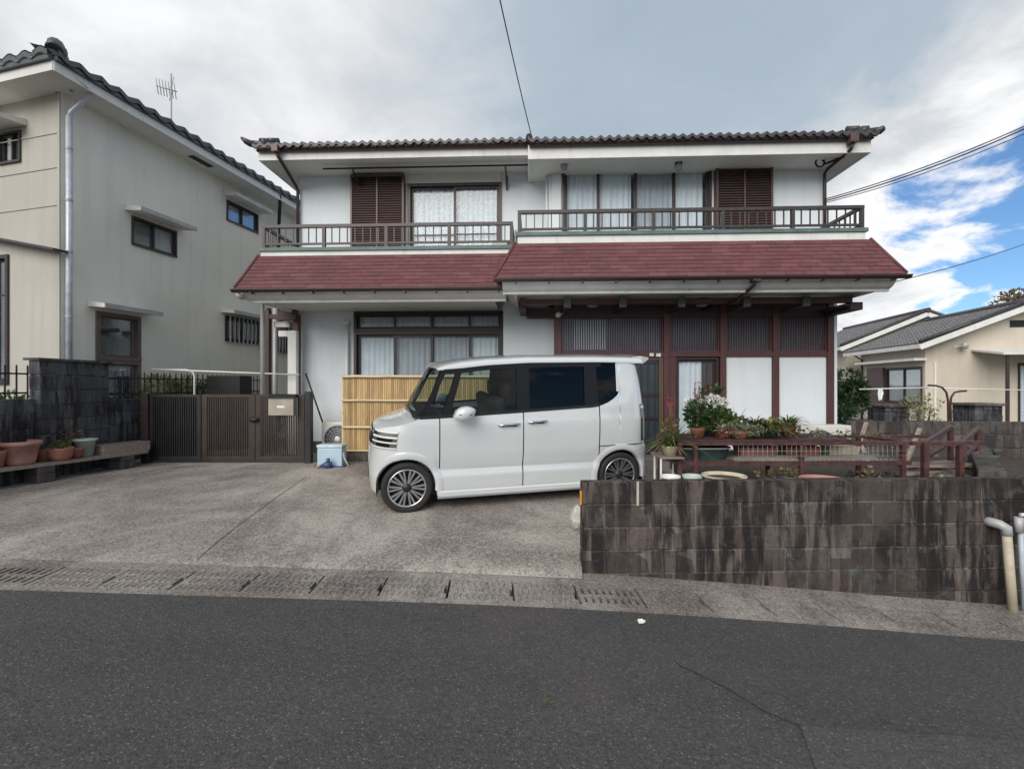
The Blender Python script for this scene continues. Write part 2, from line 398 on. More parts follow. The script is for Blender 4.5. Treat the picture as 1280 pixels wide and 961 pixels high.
MT['ac_grille'] = M('fan_grille', (.075, .078, .082), .5, 0, .2, 9)
MT['grey_pipe'] = M('grey_pipe', (.40, .40, .41), .45, .1, .12, 5)
MT['silver'] = M('galvanised_pipe', (.52, .54, .60), .45, .25, .15, 8)
MT['iron'] = M('black_iron', (.022, .022, .024), .5, .4, .2, 9)
MT['rust'] = M('rust_red_steel', (.085, .036, .034), .6, .2, .35, 14, .2)
MT['terracotta'] = M('terracotta', (.36, .155, .105), .8, 0, .22, 7, .3, 90)
MT['terra_dark'] = M('dark_terracotta', (.22, .085, .055), .8, 0, .25, 7, .3, 90)
MT['terra_pink'] = M('pink_terracotta', (.38, .19, .16), .8, 0, .2, 6, .3, 90)
MT['red_plastic'] = M('red_plastic_pot', (.25, .045, .035), .5, 0, .15, 6)
MT['pale_green'] = M('pale_green_plastic', (.42, .50, .45), .5, 0, .12, 5)
MT['stone_pot'] = M('cream_stoneware', (.50, .44, .33), .6, 0, .2, 5, .2)
MT['dark_green_tub'] = M('dark_green_tub', (.035, .055, .052), .4, 0, .25, 5)
MT['weather_wood'] = mat_wood('weathered_plank', (.19, .15, .125), (.33, .275, .23), .85, (2, 30, 30))
MT['soil'] = M('soil', (.055, .042, .033), .95, 0, .4, 12, .8, 60)
MT['ground'] = M('bare_ground', (.13, .115, .09), .95, 0, .35, 2, .5, 30)
MT['leaf'] = leafmat('leaf_green', (.045, .085, .022), (.10, .15, .045)); MT['leaf_dark'] = leafmat('leaf_dark_green', (.020, .048, .018), (.04, .085, .03))
MT['leaf_yellow'] = leafmat('leaf_yellow_green', (.17, .19, .055), (.28, .26, .09)); MT['leaf_dry'] = leafmat('dry_leaf', (.20, .13, .07), (.14, .12, .05))
MT['petal_white'] = leafmat('white_petal', (.72, .72, .66), (.8, .8, .78)); MT['petal_red'] = leafmat('red_petal', (.33, .04, .06), (.42, .09, .11))
MT['stem'] = M('stem', (.075, .07, .035), .8, 0, .3, 20); MT['bark'] = M('bark', (.085, .065, .05), .9, 0, .35, 14, .6, 40)
MT['blue_box'] = M('pale_blue_plastic', (.42, .56, .66), .4, 0, .05, 4); MT['navy'] = M('navy_plastic', (.035, .07, .16), .4, 0, .2, 6)
MT['orange'] = M('orange_reflector', (.75, .30, .02), .3, 0, .1, 9); MT['wire'] = M('black_cable', (.02, .02, .022), .5)
MT['paper'] = M('white_scrap', (.75, .73, .68), .8); MT['lamp'] = M('lamp_glass', (.30, .31, .30), .25, 0, .1)
MT['copper'] = M('green_copper_cap', (.085, .10, .095), .6, .1, .25, 12)
MT['brown_panel'] = M('brown_sliding_panel', (.075, .045, .038), .55, 0, .15, 4)
# car
MT['paint'] = M('white_car_paint', (.62, .645, .655), .22, 0, .015, 2, coat=1.0)
MT['black_plastic'] = M('black_plastic', (.014, .014, .016), .42, 0, .2, 10); MT['gloss_black'] = M('gloss_black', (.008, .008, .010), .3, 0, .1, 3, spec=.3)
MT['tyre'] = M('tyre_rubber', (.020, .019, .019), .75, 0, .2, 20); MT['alloy'] = M('machined_alloy', (.62, .62, .63), .24, .9, .1, 8)
MT['alloy_dark'] = M('dark_alloy', (.035, .036, .04), .4, .5, .15, 8); MT['chrome'] = M('chrome', (.75, .76, .78), .10, 1, .05, 4)
MT['car_glass'] = glass('clear_car_glass', (.62, .70, .68), .9, .01, k=.5); MT['privacy'] = glass('privacy_glass', (.012, .012, .016), .95, .01, k=.45)
MT['seat_fabric'] = M('seat_fabric', (.030, .028, .030), .85); MT['red_lens'] = M('smoked_red_lens', (.03, .012, .014), .1, 0, .1, 4, coat=.8)
MT['lens'] = M('headlamp_lens', (.16, .17, .18), .08, .4, .15, 8, coat=1)
MT['pattern'] = M('handle_shadow', (.10, .10, .105), .4)
# ================================================================== GROUND, ROAD, DRIVEWAY
_XS = [-60, -14, -4.1, .6, 4.4, 12, 60]; _ZS = [1.6, .62, .14, -.09, -.47, -.95, -1.5]
_DD = np.linspace(-1.5, 1.5, 13)
def zr(X): return float(np.mean(np.interp(X + _DD, _XS, _ZS)))      # the street runs downhill to the right
def Yl(X): return 3.51 + .0826 * X                                  # asphalt / gutter edge
def Yu(X): return 4.02 + .0815 * X                                  # gutter / plot edge
def gd(X, Y):                                                       # driveway surface
    zg = zr(X); t = max(0., min(1., (Y - Yu(X)) / (7.6 - Yu(X))))
    return zg + .006 + (.28 - zg) * t ** .55
def hit(px, py, g):
    r = ray(px, py); t = 4.
    for _ in range(80):
        p = CAM + r * t; t += (g(p.x, p.y) - p.z) / r.z * .5
    return CAM + r * t
def plateau(X): return float(np.interp(X, [-60, -7, 4, 6, 8, 16, 60], [.9, .15, .15, -.2, -.5, -.55, -.9]))
def gbase(X, Y):
    t = max(0., min(1., (Y - 4.2) / 4.5)); a = zr(X) - .3
    return a + (plateau(X) - a) * t
xs = sorted(set([-400, -200, -100, -60, -40, -25] + list(np.arange(-16, 24.1, 1.0)) + [30, 40, 60, 100, 200, 400]))
ys = [-400, -100, -40, -10, 0, 3, 3.6, 4.2, 5, 6, 7, 8, 9, 12, 16, 20, 30, 60, 150, 600]
struct(MB().grid([[(x, y, gbase(x, y) - (.0 if y > 3.5 else .06)) for y in ys] for x in xs]), 'ground', MT['ground'])
rx = sorted(set([-60, -40, -25, -16] + list(np.arange(-12, 12.1, .5)) + [16, 25, 40, 60]))
struct(MB().grid([[(x, y, zr(x) - .002 - .004 * abs(f - .5)) for f, y in [(f, -7 + (Yl(x) + 7) * f) for f in np.linspace(0, 1, 12)]] for x in rx]), 'road', MT['asphalt'])
# resurfaced strip at the near right
def groad(x, y): return zr(x) + .003
pp = [hit(1000, 906, groad), hit(1150, 915, groad), hit(1400, 934, groad), hit(1500, 1150, groad), hit(1065, 1150, groad), hit(1022, 965, groad)]
struct(MB().quad(*[(p.x, p.y, zr(p.x) + .003) for p in pp]), 'road_patch', mat_asphalt('newer_asphalt', 1.3))
m = MB(); c0 = [hit(845, 828, groad), hit(905, 857, groad), hit(960, 890, groad), hit(1000, 906, groad)]
m.grid([[(p.x - .002, p.y - .002, zr(p.x) + .0025), (p.x + .002, p.y + .002, zr(p.x) + .0025)] for p in c0], False)
struct(m, 'road_seam', MT['iron'])
# gutter: lip, channel, lip
prof = [(0, -.03), (0, .003), (.06, .006), (.061, -.12), (.415, -.12), (.416, .006), (.51, .012), (.51, -.05)]
gx = list(np.arange(-14, 14.1, .5))
gutter = struct(MB().grid([[(x, Yl(x) + a, zr(x) + h) for a, h in prof] for x in gx], False), 'roadside_gutter', MT['gutter'])
# cover slabs
def slab_mesh():
    m = MB(); L, D = .243, .172
    m.prism([(-L, -D, -.06), (L, -D, -.06), (L, -.09, -.06), (L - .022, -.09, -.06), (L - .022, .05, -.06), (L, .05, -.06), (L, D, -.06), (-L, D, -.06)], (0, 0, .06))
    for r in range(3):
        for k in range(9):
            x = -.205 + k * .0475 + (r % 2) * .018; y = -.118 + r * .115
            a, b, h = .010, .048, .006
            m.add([(x - a - .006, y - b, 0), (x + a - .006, y - b, 0), (x + a + .006, y + b, 0), (x - a + .006, y + b, 0), (x - a * .5 - .004, y - b * .8, h), (x + a * .5 - .004, y - b * .8, h), (x + a * .5 + .004, y + b * .8, h), (x - a * .5 + .004, y + b * .8, h)],
                  [(0, 1, 5, 4), (1, 2, 6, 5), (2, 3, 7, 6), (3, 0, 4, 7), (4, 5, 6, 7)])
    me = m.mesh('cover_slab'); me.materials.append(MT['gutter']); return me
def grate_mesh():
    m = MB(); L, D = .243, .172
    m.box(-L, L, -D, -D + .04, -.06, 0).box(-L, L, D - .04, D, -.06, 0).box(-L, L, -.018, .018, -.06, -.0005)
    for k in range(9):
        x = -L + .016 + k * (2 * L - .032) / 8
        m.box(x - .016, x + .016, -D + .04, -.018, -.06, -.001).box(x - .016, x + .016, .018, D - .04, -.06, -.001)
    me = m.mesh('gutter_grate'); me.materials.append(MT['gutter']); return me
_sm, _gm = slab_mesh(), grate_mesh()
_gx = hit(762, 746, groad).x; _gl = hit(-14, 713, groad).x
X = _gx - .5 * 16
for k in range(33):
    x = _gx + (k - 16) * .5; y = Yl(x) + .238
    ex = Vector((1, .0826, (zr(x + .1) - zr(x - .1)) / .2)).normalized(); ey = Vector((-.0826, 1, 0)).normalized(); ez = ex.cross(ey)
    rot = Matrix((ex, ey, ez)).transposed().to_euler()
    g = (k == 16) or abs(x - _gl) < .26
    link('gutter_grate' if g else 'cover_slab', _gm if g else _sm, gutter, loc=(x, y, zr(x) + .002 + random.uniform(-.003, .003)), rot=rot)
# driveway
dx = list(np.arange(-6.9, 2.61, .3)); tt = [0, .006, .02, .05, .09, .14, .2, .28, .37, .47, .58, .7, .82, 1, 1.4]
def ystart(x): return Yu(x) + .003 if x < .43 else 4.172 + .0815 * (x - .434) + .06
dx = sorted(dx + [.425, .435])
drive = struct(MB().grid([[(x, ystart(x) + (7.6 - ystart(x)) * t, gd(x, ystart(x) + (7.6 - ystart(x)) * t)) for t in tt] for x in dx]), 'driveway', MT['drive'])
m = MB(); m.grid([[(x, Yu(x) + .003, zr(x) + .012), (x, Yu(x) + .08, zr(x) + .02), (x, Yu(x) + .2, zr(x) + .02)] for x in np.arange(.42, 9, .4)]); struct(m, 'wall_footing_strip', MT['gutter'])
j0, j1 = hit(243, 702, gd), hit(377, 599, gd)
m = MB(); P = []
for i in range(25):
    t = i / 24 * 1.05; x = j0.x + (j1.x - j0.x) * t; y = j0.y + (j1.y - j0.y) * t + .03
    P.append([(x - .004, y, gd(x - .004, y) + .004), (x + .004, y, gd(x + .004, y) + .004)])
struct(m.grid(P, False), 'driveway_joint', M('joint_filler', (.10, .088, .08), .95), drive)
# garden terrace behind the front wall
GZ = .45
gp = [(1.30, 4.36), (3, 4.5), (6.2, 4.76), (8.6, 7.6), (8.6, 8.6), (2.15, 8.6), (2.1, 7.1), (1.85, 5.7)]
m = MB(); m.prism([(x, y, -.5) for x, y in gp], (0, 0, GZ + .5)); struct(m, 'garden_soil', MT['soil'])
# porch slab in front of the entrance
m = MB(); m.box(.72, 2.4, 7.45, 8.6, .1, .36); struct(m, 'porch_slab', MT['gutter'])

# ================================================================== BLOCK WALLS
_bm = {}
def block_piece(L, T, H, mat):
    k = (round(L, 3), T, H, mat.name, random.randrange(4))
    if k not in _bm:
        m = MB(); a, b, c, e = L / 2, T / 2, H / 2, .007
        V = []
        for sx in (-1, 1):
            for sy in (-1, 1):
                for sz in (-1, 1): V.append((sx * a, sy * b, sz * c))
        m.box(-a + e, a - e, -b, b, -c + e, c - e)
        m.box(-a, a, -b + e, b - e, -c, c)
        me = bpy.data.meshes.new('block')
        bm = bmesh.new(); bmesh.ops.create_cube(bm, size=1)
        for v in bm.verts: v.co = Vector((v.co.x * L, v.co.y * T, v.co.z * H))
        bmesh.ops.bevel(bm, geom=bm.edges[:], offset=.008, segments=1, affect='EDGES')
        rb = random.Random(k[4] * 13 + 1)
        for v in bm.verts: v.co += Vector((rb.uniform(-.003, .003), rb.uniform(-.0015, .0015), rb.uniform(-.004, .003)))
        if k[4] == 1:
            v = max(bm.verts, key=lambda v: v.co.x - v.co.y * 3 + v.co.z); v.co += Vector((-.022, .012, -.02))
        if k[4] == 2:
            v = max(bm.verts, key=lambda v: -v.co.x - v.co.y * 3 + v.co.z * .5); v.co += Vector((.016, .010, -.014))
        bm.to_mesh(me); bm.free(); me.materials.append(mat); _bm[k] = me
    return _bm[k]
def block_wall(root, p0, p1, ztop, zbot, T, mat, mortar, L=.39, H=.19, bond=.5, gap=.011, jitter=.004, stepz=0):
    p0, p1 = Vector((*p0, 0)), Vector((*p1, 0)); d = p1 - p0; n = d.length; d.normalize(); rz = math.atan2(d.y, d.x); nrm = Vector((-d.y, d.x, 0))
    m = MB(); c = (p0 + p1) / 2
    m.obox((c.x, c.y, (ztop + zbot) / 2 - .006), d * (n / 2 - .006), nrm * (T / 2 - .009), (0, 0, (ztop - zbot) / 2 - .006))
    m.build('mortar', mortar, root)
    row = 0; z = ztop
    while z > zbot + .03:
        s = -(bond * (L + gap)) * (row % 2); 
        while s < n - .02:
            a, b = max(s, 0), min(s + L, n)
            if b - a > .05:
                q = p0 + d * ((a + b) / 2) + nrm * random.uniform(-jitter, jitter)
                link('block', block_piece(b - a, T, H, mat), root, loc=(q.x, q.y, z - H / 2), rot=(0, 0, rz + random.uniform(-.004, .004)))
            s += L + gap
        z -= H + gap; row += 1
# front retaining wall along the gutter
fw0, fw1 = Vector((.434, 4.172)), Vector((6.3, 4.172 + .0815 * 5.866))
nrm = Vector((-.0815, 1)).normalized() * .06
w1 = thing('block_wall', 'stained dark concrete block wall beside the street gutter in front of the garden', 'wall', (fw0.x, fw0.y, zr(fw0.x)))
block_wall(w1, fw0 + nrm, fw1 + nrm, .705, -.72, .12, MT['block'], MT['mortar'])
m = MB(); m.box(.418, .4335, 4.20, 4.245, .50, .62); m.build('reflector', MT['orange'], w1, .004, label='orange reflector strip on the wall end')
m = MB(); m.box(.905, .925, 4.200, 4.207, .50, .708); m.build('mortar_drip', M('pale_mortar', (.42, .41, .38), .9), w1)
# low wall that climbs from the front wall to the back boundary
a, b = cam2w(4.62, 4.62), cam2w(6.35, 6.55)
w2 = thing('side_block_wall', 'low block wall running back from the end of the street wall', 'wall', (a.x, a.y, .3))
block_wall(w2, (a.x, a.y), (b.x, b.y), .72, .25, .20, MT['right_block'], MT['mortar'])
# back boundary wall to the right of the house
a, b = cam2w(5.22, 7.45), cam2w(9.6, 7.15)
w3 = thing('boundary_block_wall', 'brown grey block wall between the garden and the cream bungalow', 'wall', (a.x, a.y, .2))
block_wall(w3, (a.x, a.y), (b.x, b.y), .985, -.2, .12, MT['right_block'], MT['mortar'])
# boundary to the house on the left: low wall, taller piece
BL = [(-6.62, 5.2), (-6.66, 6.1), (-6.71, 7.19), (-6.55, 14.0)]
w4 = thing('garden_boundary_wall', 'low dark block wall topped with an iron fence along the plant bench', 'wall', (-6.7, 5.2, .2))
block_wall(w4, (-6.60, 3.6), (-6.645, 6.09), 1.36, .05, .12, MT['dark_block'], MT['dark_block'])
w4b = thing('passage_boundary_wall', 'low damp block wall with railing running back beside the brown gate', 'wall', (-6.7, 7.2, .2))
block_wall(w4b, (-6.715, 7.21), (-6.55, 13.5), 1.31, .05, .12, MT['dark_block'], MT['dark_block'])
w5 = thing('tall_block_wall', 'tall stained grey block wall panel behind the potted plants', 'wall', (-6.7, 6.6, .2))
block_wall(w5, (-6.60, 6.1), (-6.655, 7.2), 1.87, .05, .15, MT['dark_block'], MT['mortar'])
m = MB(); m.box(-6.74, -6.51, 6.08, 7.22, 1.872, 1.905); m.build('coping', MT['dark_block'], w5)
def iron_fence(label, p0, p1, z0, z1, step, parentlabel=None):
    p0, p1 = Vector((*p0, 0)), Vector((*p1, 0)); d = p1 - p0; n = d.length
    t = thing('iron_fence', label, 'fence', (p0.x, p0.y, z0))
    m = MB()
    for z in (z0 + .08, z1 - .09): m.beam((p0.x, p0.y, z), (p1.x, p1.y, z), .018, .022)
    m.build('rail', MT['iron'], t)
    k = int(n / step); bar = MB().box(-.007, .007, -.007, .007, 0, z1 - z0).lathe([(0, z1 - z0 + .03), (.012, z1 - z0 + .005), (0, z1 - z0 - .01)], n=6).mesh('bar'); bar.materials.append(MT['iron'])
    for i in range(k + 1):
        q = p0 + d * (i / k); link('bar', bar, t, loc=(q.x, q.y, z0))
    return t
iron_fence('black iron fence on the low wall beside the tall block panel', (-6.60, 3.7), (-6.64, 6.05), 1.36, 1.78, .135)
iron_fence('black iron fence running back above the brown gate', (-6.70, 7.3), (-6.55, 13.4), 1.31, 1.74, .14)
# ================================================================== generic building pieces
def wallsheet(m, L, z0, z1, holes, depth=.12, s0=0):
    """wall front at local y=0 with openings (sa, sb, za, zb), local x along the wall, y inwards"""
    xs = sorted(set([s0, L] + [h[0] for h in holes] + [h[1] for h in holes])); zs = sorted(set([z0, z1] + [h[2] for h in holes] + [h[3] for h in holes]))
    for i in range(len(xs) - 1):
        for j in range(len(zs) - 1):
            cx, cz = (xs[i] + xs[i + 1]) / 2, (zs[j] + zs[j + 1]) / 2
            if any(h[0] < cx < h[1] and h[2] < cz < h[3] for h in holes): continue
            m.quad((xs[i], 0, zs[j]), (xs[i + 1], 0, zs[j]), (xs[i + 1], 0, zs[j + 1]), (xs[i], 0, zs[j + 1]))
    for a, b, c, d in holes:
        m.quad((a, 0, c), (a, depth, c), (a, depth, d), (a, 0, d)); m.quad((b, 0, c), (b, depth, c), (b, depth, d), (b, 0, d))
        m.quad((a, 0, c), (b, 0, c), (b, depth, c), (a, depth, c)); m.quad((a, 0, d), (b, 0, d), (b, depth, d), (a, depth, d))
    return m
def off(y, xf=None):
    if xf: return lambda s, d, z: xf(s, d + y, z)
    return lambda s, d, z: (s, d + y, z)
def curtain(root, xf, x0, x1, z0, z1, y, mat, fold=.1, amp=.018):
    m = MB(xf); n = max(8, int((x1 - x0) / fold * 6)); P = []
    ph = random.uniform(0, 6)
    for i in range(n + 1):
        x = x0 + (x1 - x0) * i / n; a = amp * math.sin(2 * math.pi * (x - x0) / fold + ph + .8 * math.sin(x * 7)) + amp * .5 * math.sin(2 * math.pi * (x - x0) / (fold * 2.7))
        P.append([(x, y + a * .8, z1), (x, y + a, (z0 + z1) / 2), (x, y + a * 1.15, z0)])
    m.grid(P); return m.build('curtain', mat, root)
def window(root, xf, x0, x1, z0, z1, n, fm, fw=.045, sash=.035, proud=.03, bars=(), curt=None, gl=None, splits=None, cz0=None, label=None):
    """frame > sash, pane, curtain; local x along the wall, y inwards"""
    m = MB(xf)
    m.box(x0, x1, -proud, .09, z1 - fw, z1).box(x0, x1, -proud - .008, .09, z0, z0 + fw)
    m.box(x0, x0 + fw, -proud, .09, z0 + fw, z1 - fw).box(x1 - fw, x1, -proud, .09, z0 + fw, z1 - fw)
    w = m.build('window', fm, root, label=label)
    xa, xb, za, zb = x0 + fw, x1 - fw, z0 + fw, z1 - fw
    e = splits if splits else [xa + (xb - xa) * i / n for i in range(n + 1)]
    e = [xa] + list(e[1:-1]) + [xb]
    for i in range(n):
        a, b = e[i] - (sash * .4 if i else 0), e[i + 1] + (sash * .4 if i < n - 1 else 0)
        y = .012 if i % 2 else .042
        m = MB(xf); m.box(a, a + sash, y, y + .024, za, zb).box(b - sash, b, y, y + .024, za, zb).box(a + sash, b - sash, y, y + .024, za, za + sash * 1.2).box(a + sash, b - sash, y, y + .024, zb - sash, zb)
        for f in bars: 
            zz = za + (zb - za) * f; m.box(a + sash, b - sash, y + .002, y + .022, zz - .012, zz + .012)
        m.build('sash', fm, w)
        MB(xf).box(a + sash, b - sash, y + .009, y + .015, za + sash, zb - sash).build('pane', gl or MT['glass'], w)
    if curt:
        for (f0, f1, mt) in curt:
            curtain(w, xf, xa + (xb - xa) * f0, xa + (xb - xa) * f1, (cz0 if cz0 else za), zb - .01, .085, mt)
    return w
def tile_field(m, P0, U, V, nu, nv, amp=.028, wave=2, lift=.022):
    """corrugated, stepped roof tile field. P0 eave start, U along the eave, V up the slope (full vectors)"""
    P0, U, V = Vector(P0), Vector(U), Vector(V); N = U.cross(V).normalized()
    if N.z < 0: N = -N
    k = nu * wave * 4
    for r in range(nv):
        a, b = P0 + V * (r / nv), P0 + V * ((r + 1.06) / nv); rows = [[], [], []]
        for i in range(k + 1):
            t = i / k; h = amp * (.5 + .5 * math.cos(2 * math.pi * t * nu * wave)) ** 1.3
            rows[0].append(a + U * t + N * (h - .012)); rows[1].append(a + U * t + N * (h + lift)); rows[2].append(b + U * t + N * h)
        m.grid(rows[1:], True); m.grid(rows[:2], False)
    return m
def shingle_field(m, quad_, rows, width, lift=.002, seed=1):
    """quad_ = eave-left, eave-right, top-right, top-left; separate shingles with small gaps"""
    rd = random.Random(seed); a, b, c, d = [Vector(p) for p in quad_]; N = (b - a).cross(d - a).normalized()
    if N.z < 0: N = -N
    for r in range(rows):
        f0, f1 = r / rows, (r + 1.12) / rows
        if f1 > 1: f1 = 1
        L0, R0, L1, R1 = a.lerp(d, f0), b.lerp(c, f0), a.lerp(d, f1), b.lerp(c, f1)
        n = max(1, int((R0 - L0).length / width)); o = (r % 2) * .5 + rd.uniform(-.1, .1)
        for k in range(-1, n + 1):
            s0, s1 = max(0, (k + o) / n + .0006), min(1, (k + 1 + o) / n - .0006)
            if s1 - s0 < .004: continue
            j = rd.uniform(0, .004); dn = (L0 - L1).normalized() * rd.uniform(0, .006)
            p = [L0.lerp(R0, s0) + dn, L0.lerp(R0, s1) + dn, L1.lerp(R1, s1), L1.lerp(R1, s0)]
            q = [p[0] + N * (lift + .006 + j), p[1] + N * (lift + .006 + j), p[2] + N * .002, p[3] + N * .002]
            m.add([p[0], p[1]] + q, [(0, 1, 3, 2), (2, 3, 4, 5)])
    return m

# ================================================================== THE MAIN HOUSE
YL_, YR_, YE = 8.75, 8.45, 8.30
XL, XM, XR = wx(375, YL_), wx(686, YR_), wx(1029, YR_)
house = thing('two_storey_house', 'white two storey house with maroon shingled skirt roof, balcony and brown entrance', 'house', ((XL + XR) / 2, 8.6, .28))
def Wz(py, Y): return CAMH + (480 - py) / FPX * Y            # rough height at the picture's middle
idl, idr, ide = off(YL_), off(YR_), off(YE)
# --- openings
ZB_L = wz(500, 312, YL_) - .05
uwl = (wx(510, YL_), wx(627, YL_), 3.62, wz(570, 229, YL_)); gwl = (wx(443, YL_), wx(629, YL_), wz(540, 470, YL_) - .35, wz(540, 389, YL_))
uwr = (wx(703, YR_), wx(889, YR_), 3.62, wz(800, 208, YR_))
ZT_L = wz(500, 203, 8.75) + .05; ZT_R = wz(850, 196, 8.45) + .05
m = MB(idl); wallsheet(m, XM + .02, .2, ZT_L + .12, [uwl, gwl], .12, XL); m.build('wall', MT['white_wall'], house, label='white plaster wall of the recessed left wing')
m = MB(idr); wallsheet(m, XR, 2.9, ZT_R + .12, [uwr], .12, XM); m.quad((XM, 0, 2.9), (XM, .32, 2.9), (XM, .32, ZT_R + .1), (XM, 0, ZT_R + .1))
m.build('wall', MT['white_wall'], house, label='white upper wall of the projecting right wing')
m = MB(); m.quad((XL, YL_, .2), (XL, 15, .2), (XL, 15, ZT_L + .12), (XL, YL_, ZT_L + .12)).quad((XR, YR_, .2), (XR, 15, .2), (XR, 15, ZT_R + .12), (XR, YR_, ZT_R + .12)).quad((XL, 15, .2), (XR, 15, .2), (XR, 15, ZT_R + .12), (XL, 15, ZT_R + .12))
m.quad((XL, YL_, 3.3), (XR, YL_, 3.3), (XR, 15, 3.3), (XL, 15, 3.3))
m.build('side_walls', MT['white_wall'], house)
# engaged pilaster where the right wing starts
m = MB(); m.box(wx(690, YR_) , wx(701, YR_), YR_ - .05, YR_ - .002, 3.3, ZT_R); m.build('pilaster', MT['white_wall'], house)
m = MB(); m.tube([(XM - .035, YR_ + .05, ZT_R), (XM - .035, YR_ + .05, 3.4)], .022); m.build('downpipe', MT['fascia'], house)
# --- entrance front (timber frame, lattice, white panels)
XE0, XE1 = wx(693, YE), wx(1036, YE); XC = wx(1046, YE)
ZLt, ZLb = wz(850, 398, YE), wz(850, 440, YE)           # lattice band
ZTE = 3.02
m = MB(); m.box(wx(629, YL_) + .02, XE0, YE + .15, YE + .2, .2, ZTE); m.build('wall', MT['white_wall'], house, label='white wall strip beside the entrance')
m = MB(); m.box(XE1 + .045, XC, YE - .01, 10.5, .2, ZTE + .05); m.build('corner_wall', MT['white_wall'], house)
m = MB(); posts = [697, 832.5, 902.5, 968, 1036]
px_ = [wx(p, YE) for p in posts]
for i, x in enumerate(px_):
    w = .05 if i else .06
    MB().box(x - w, x + w, YE - .07, YE + .06, .30, ZTE).build('post', MT['red_wood'], house, .006)
MB().box(px_[0] + .06, px_[4] - .05, YE - .045, YE + .06, ZLt + .02, ZTE).build('head_board', MT['dark_wood'], house)
MB().box(px_[0] + .06, px_[4] - .05, YE - .06, YE + .055, ZLb - .075, ZLb - .005).build('lintel', MT['red_wood'], house)
for i in range(4):
    a, b = px_[i] + .06, px_[i + 1] - .055
    m = MB()
    m.box(a, a + .025, YE - .03, YE + .02, ZLb - .003, ZLt + .015).box(b - .025, b, YE - .03, YE + .02, ZLb - .003, ZLt + .015).box(a + .025, b - .025, YE - .03, YE + .02, ZLb - .003, ZLb + .03)
    f = m.build('transom', MT['red_wood'], house)
    m = MB(); n = int((b - a - .05) / .040)
    for k in range(n): x = a + .03 + (b - a - .06) * (k + .5) / n; m.box(x - .009, x + .009, YE - .025, YE - .007, ZLb + .03, ZLt + .015)
    m.build('lattice', MT['dark_wood'], f, kind='stuff')
    MB().box(a + .02, b - .02, YE + .004, YE + .010, ZLb, ZLt + .03).build('pane', MT['glass'], f)
    MB().box(a + .02, b - .02, YE + .05, YE + .055, ZLb, ZLt + .03).build('reflection_sheet', MT['frost'], f)  # blue-grey sheet, its colour stands in for reflection in the glass
    if i == 0: MB().box(a + .22, a + .78, YE + .02, YE + .03, ZLb + .05, ZLt - .01).build('reflection_card', MT['curtain'], f)  # pale plate stands in for a bright reflection behind the lattice
# white panels
for i in (2, 3):
    a, b = px_[i] + .055, px_[i + 1] - .055
    MB().box(a, b, YE - .02, YE + .05, .45, ZLb - .078).build('panel', MT['white_wall'], house, .003)
    MB().box(a, b, YE - .03, YE + .055, .30, .448).build('base_board', MT['dark_wood'], house)
# sidelight window and door
sx0, sx1 = px_[1] + .055, px_[2] - .055
MB().box(sx0, sx0 + .10, YE - .05, YE + .05, .30, ZLb - .078).build('jamb', MT['red_wood'], house, .004)
sw = window(house, ide, sx0 + .105, sx1 - .01, .32, ZLb - .085, 1, MT['bronze'], .04, .03, .02, (), [(0, .66, MT['curtain']), (.62, 1, MT['brown_panel'])])
dxa, dxb = px_[0] + .065, px_[1] - .055
m = MB(); m.box(dxa, dxa + .05, YE - .02, YE + .05, .34, ZLb - .08).box(dxb - .075, dxb, YE - .04, YE + .05, .34, ZLb - .08).box(dxa + .05, dxb - .075, YE - .02, YE + .05, ZLb - .13, ZLb - .08)
ed = m.build('entrance_door', mat_wood('olive_brown_frame', (.085, .058, .035), (.12, .082, .05), .5), house)
for k in range(2):
    a = dxa + .05 + (dxb - dxa - .125) * k / 2; b = a + (dxb - dxa - .125) / 2
    MB().box(a + .002, b - .002, YE + .005, YE + .03, .345, ZLb - .132).build('door_leaf', MT['door_glass'], ed)
    m = MB()
    for j in range(7): x = a + (b - a) * (j + .5) / 7; m.box(x - .008, x + .008, YE - .008, YE + .004, .345, ZLb - .135)
    for z in (.345, .95, 1.35, ZLb - .19): m.box(a + .004, b - .004, YE - .014, YE - .008, z, z + .05)
    m.build('door_grille', MT['bronze'], ed)
m = MB(); m.box(dxb - .24, dxb - .17, YE - .075, YE - .068, ZLb - .07, ZLb - .015).box(dxb - .13, dxb - .05, YE - .075, YE - .068, ZLb - .075, ZLb - .02); m.build('name_plates', MT['white_plastic'], house)
# porch beams: front beam with cross beams, copper caps
YBm = 7.62; zb1, zb0 = wz(850, 372, YBm), wz(850, 379, YBm)
xb0, xb1 = wx(650, YBm), wx(1066, YBm)
MB().box(xb0, xb1, YBm, YBm + .10, zb0, zb1).build('beam', MT['red_wood'], house, .005)
MB().box(xb0 - .02, xb0 + .09, YBm + .105, YE + .16, zb0 - .06, zb1 - .01).build('beam', MT['dark_wood'], house, .005)
MB().box(xb0 + .1, px_[0] + .25, YE - .02, YE + .1, zb0 - .12, zb1 - .04).build('beam', MT['dark_wood'], house, .005)
for p in (709, 778, 851, 932, 1006, 1056):
    x = wx(p, YBm)
    MB().box(x - .05, x + .05, YBm - .05, YE + .02, zb0 - .055, zb1 - .012 - .11).build('cross_beam', MT['dark_wood'], house, .004)
    if p < 1050: MB().box(x - .055, x + .055, YBm - .062, YBm - .006, zb0 - .06, zb1 + .01).build('beam_cap', MT['copper'], house, .004)
MB().box(xb1 - .06, xb1 + .12, YBm - .05, YE + .9, zb0 - .12, zb0 - .002).build('beam', MT['dark_wood'], house, .005)
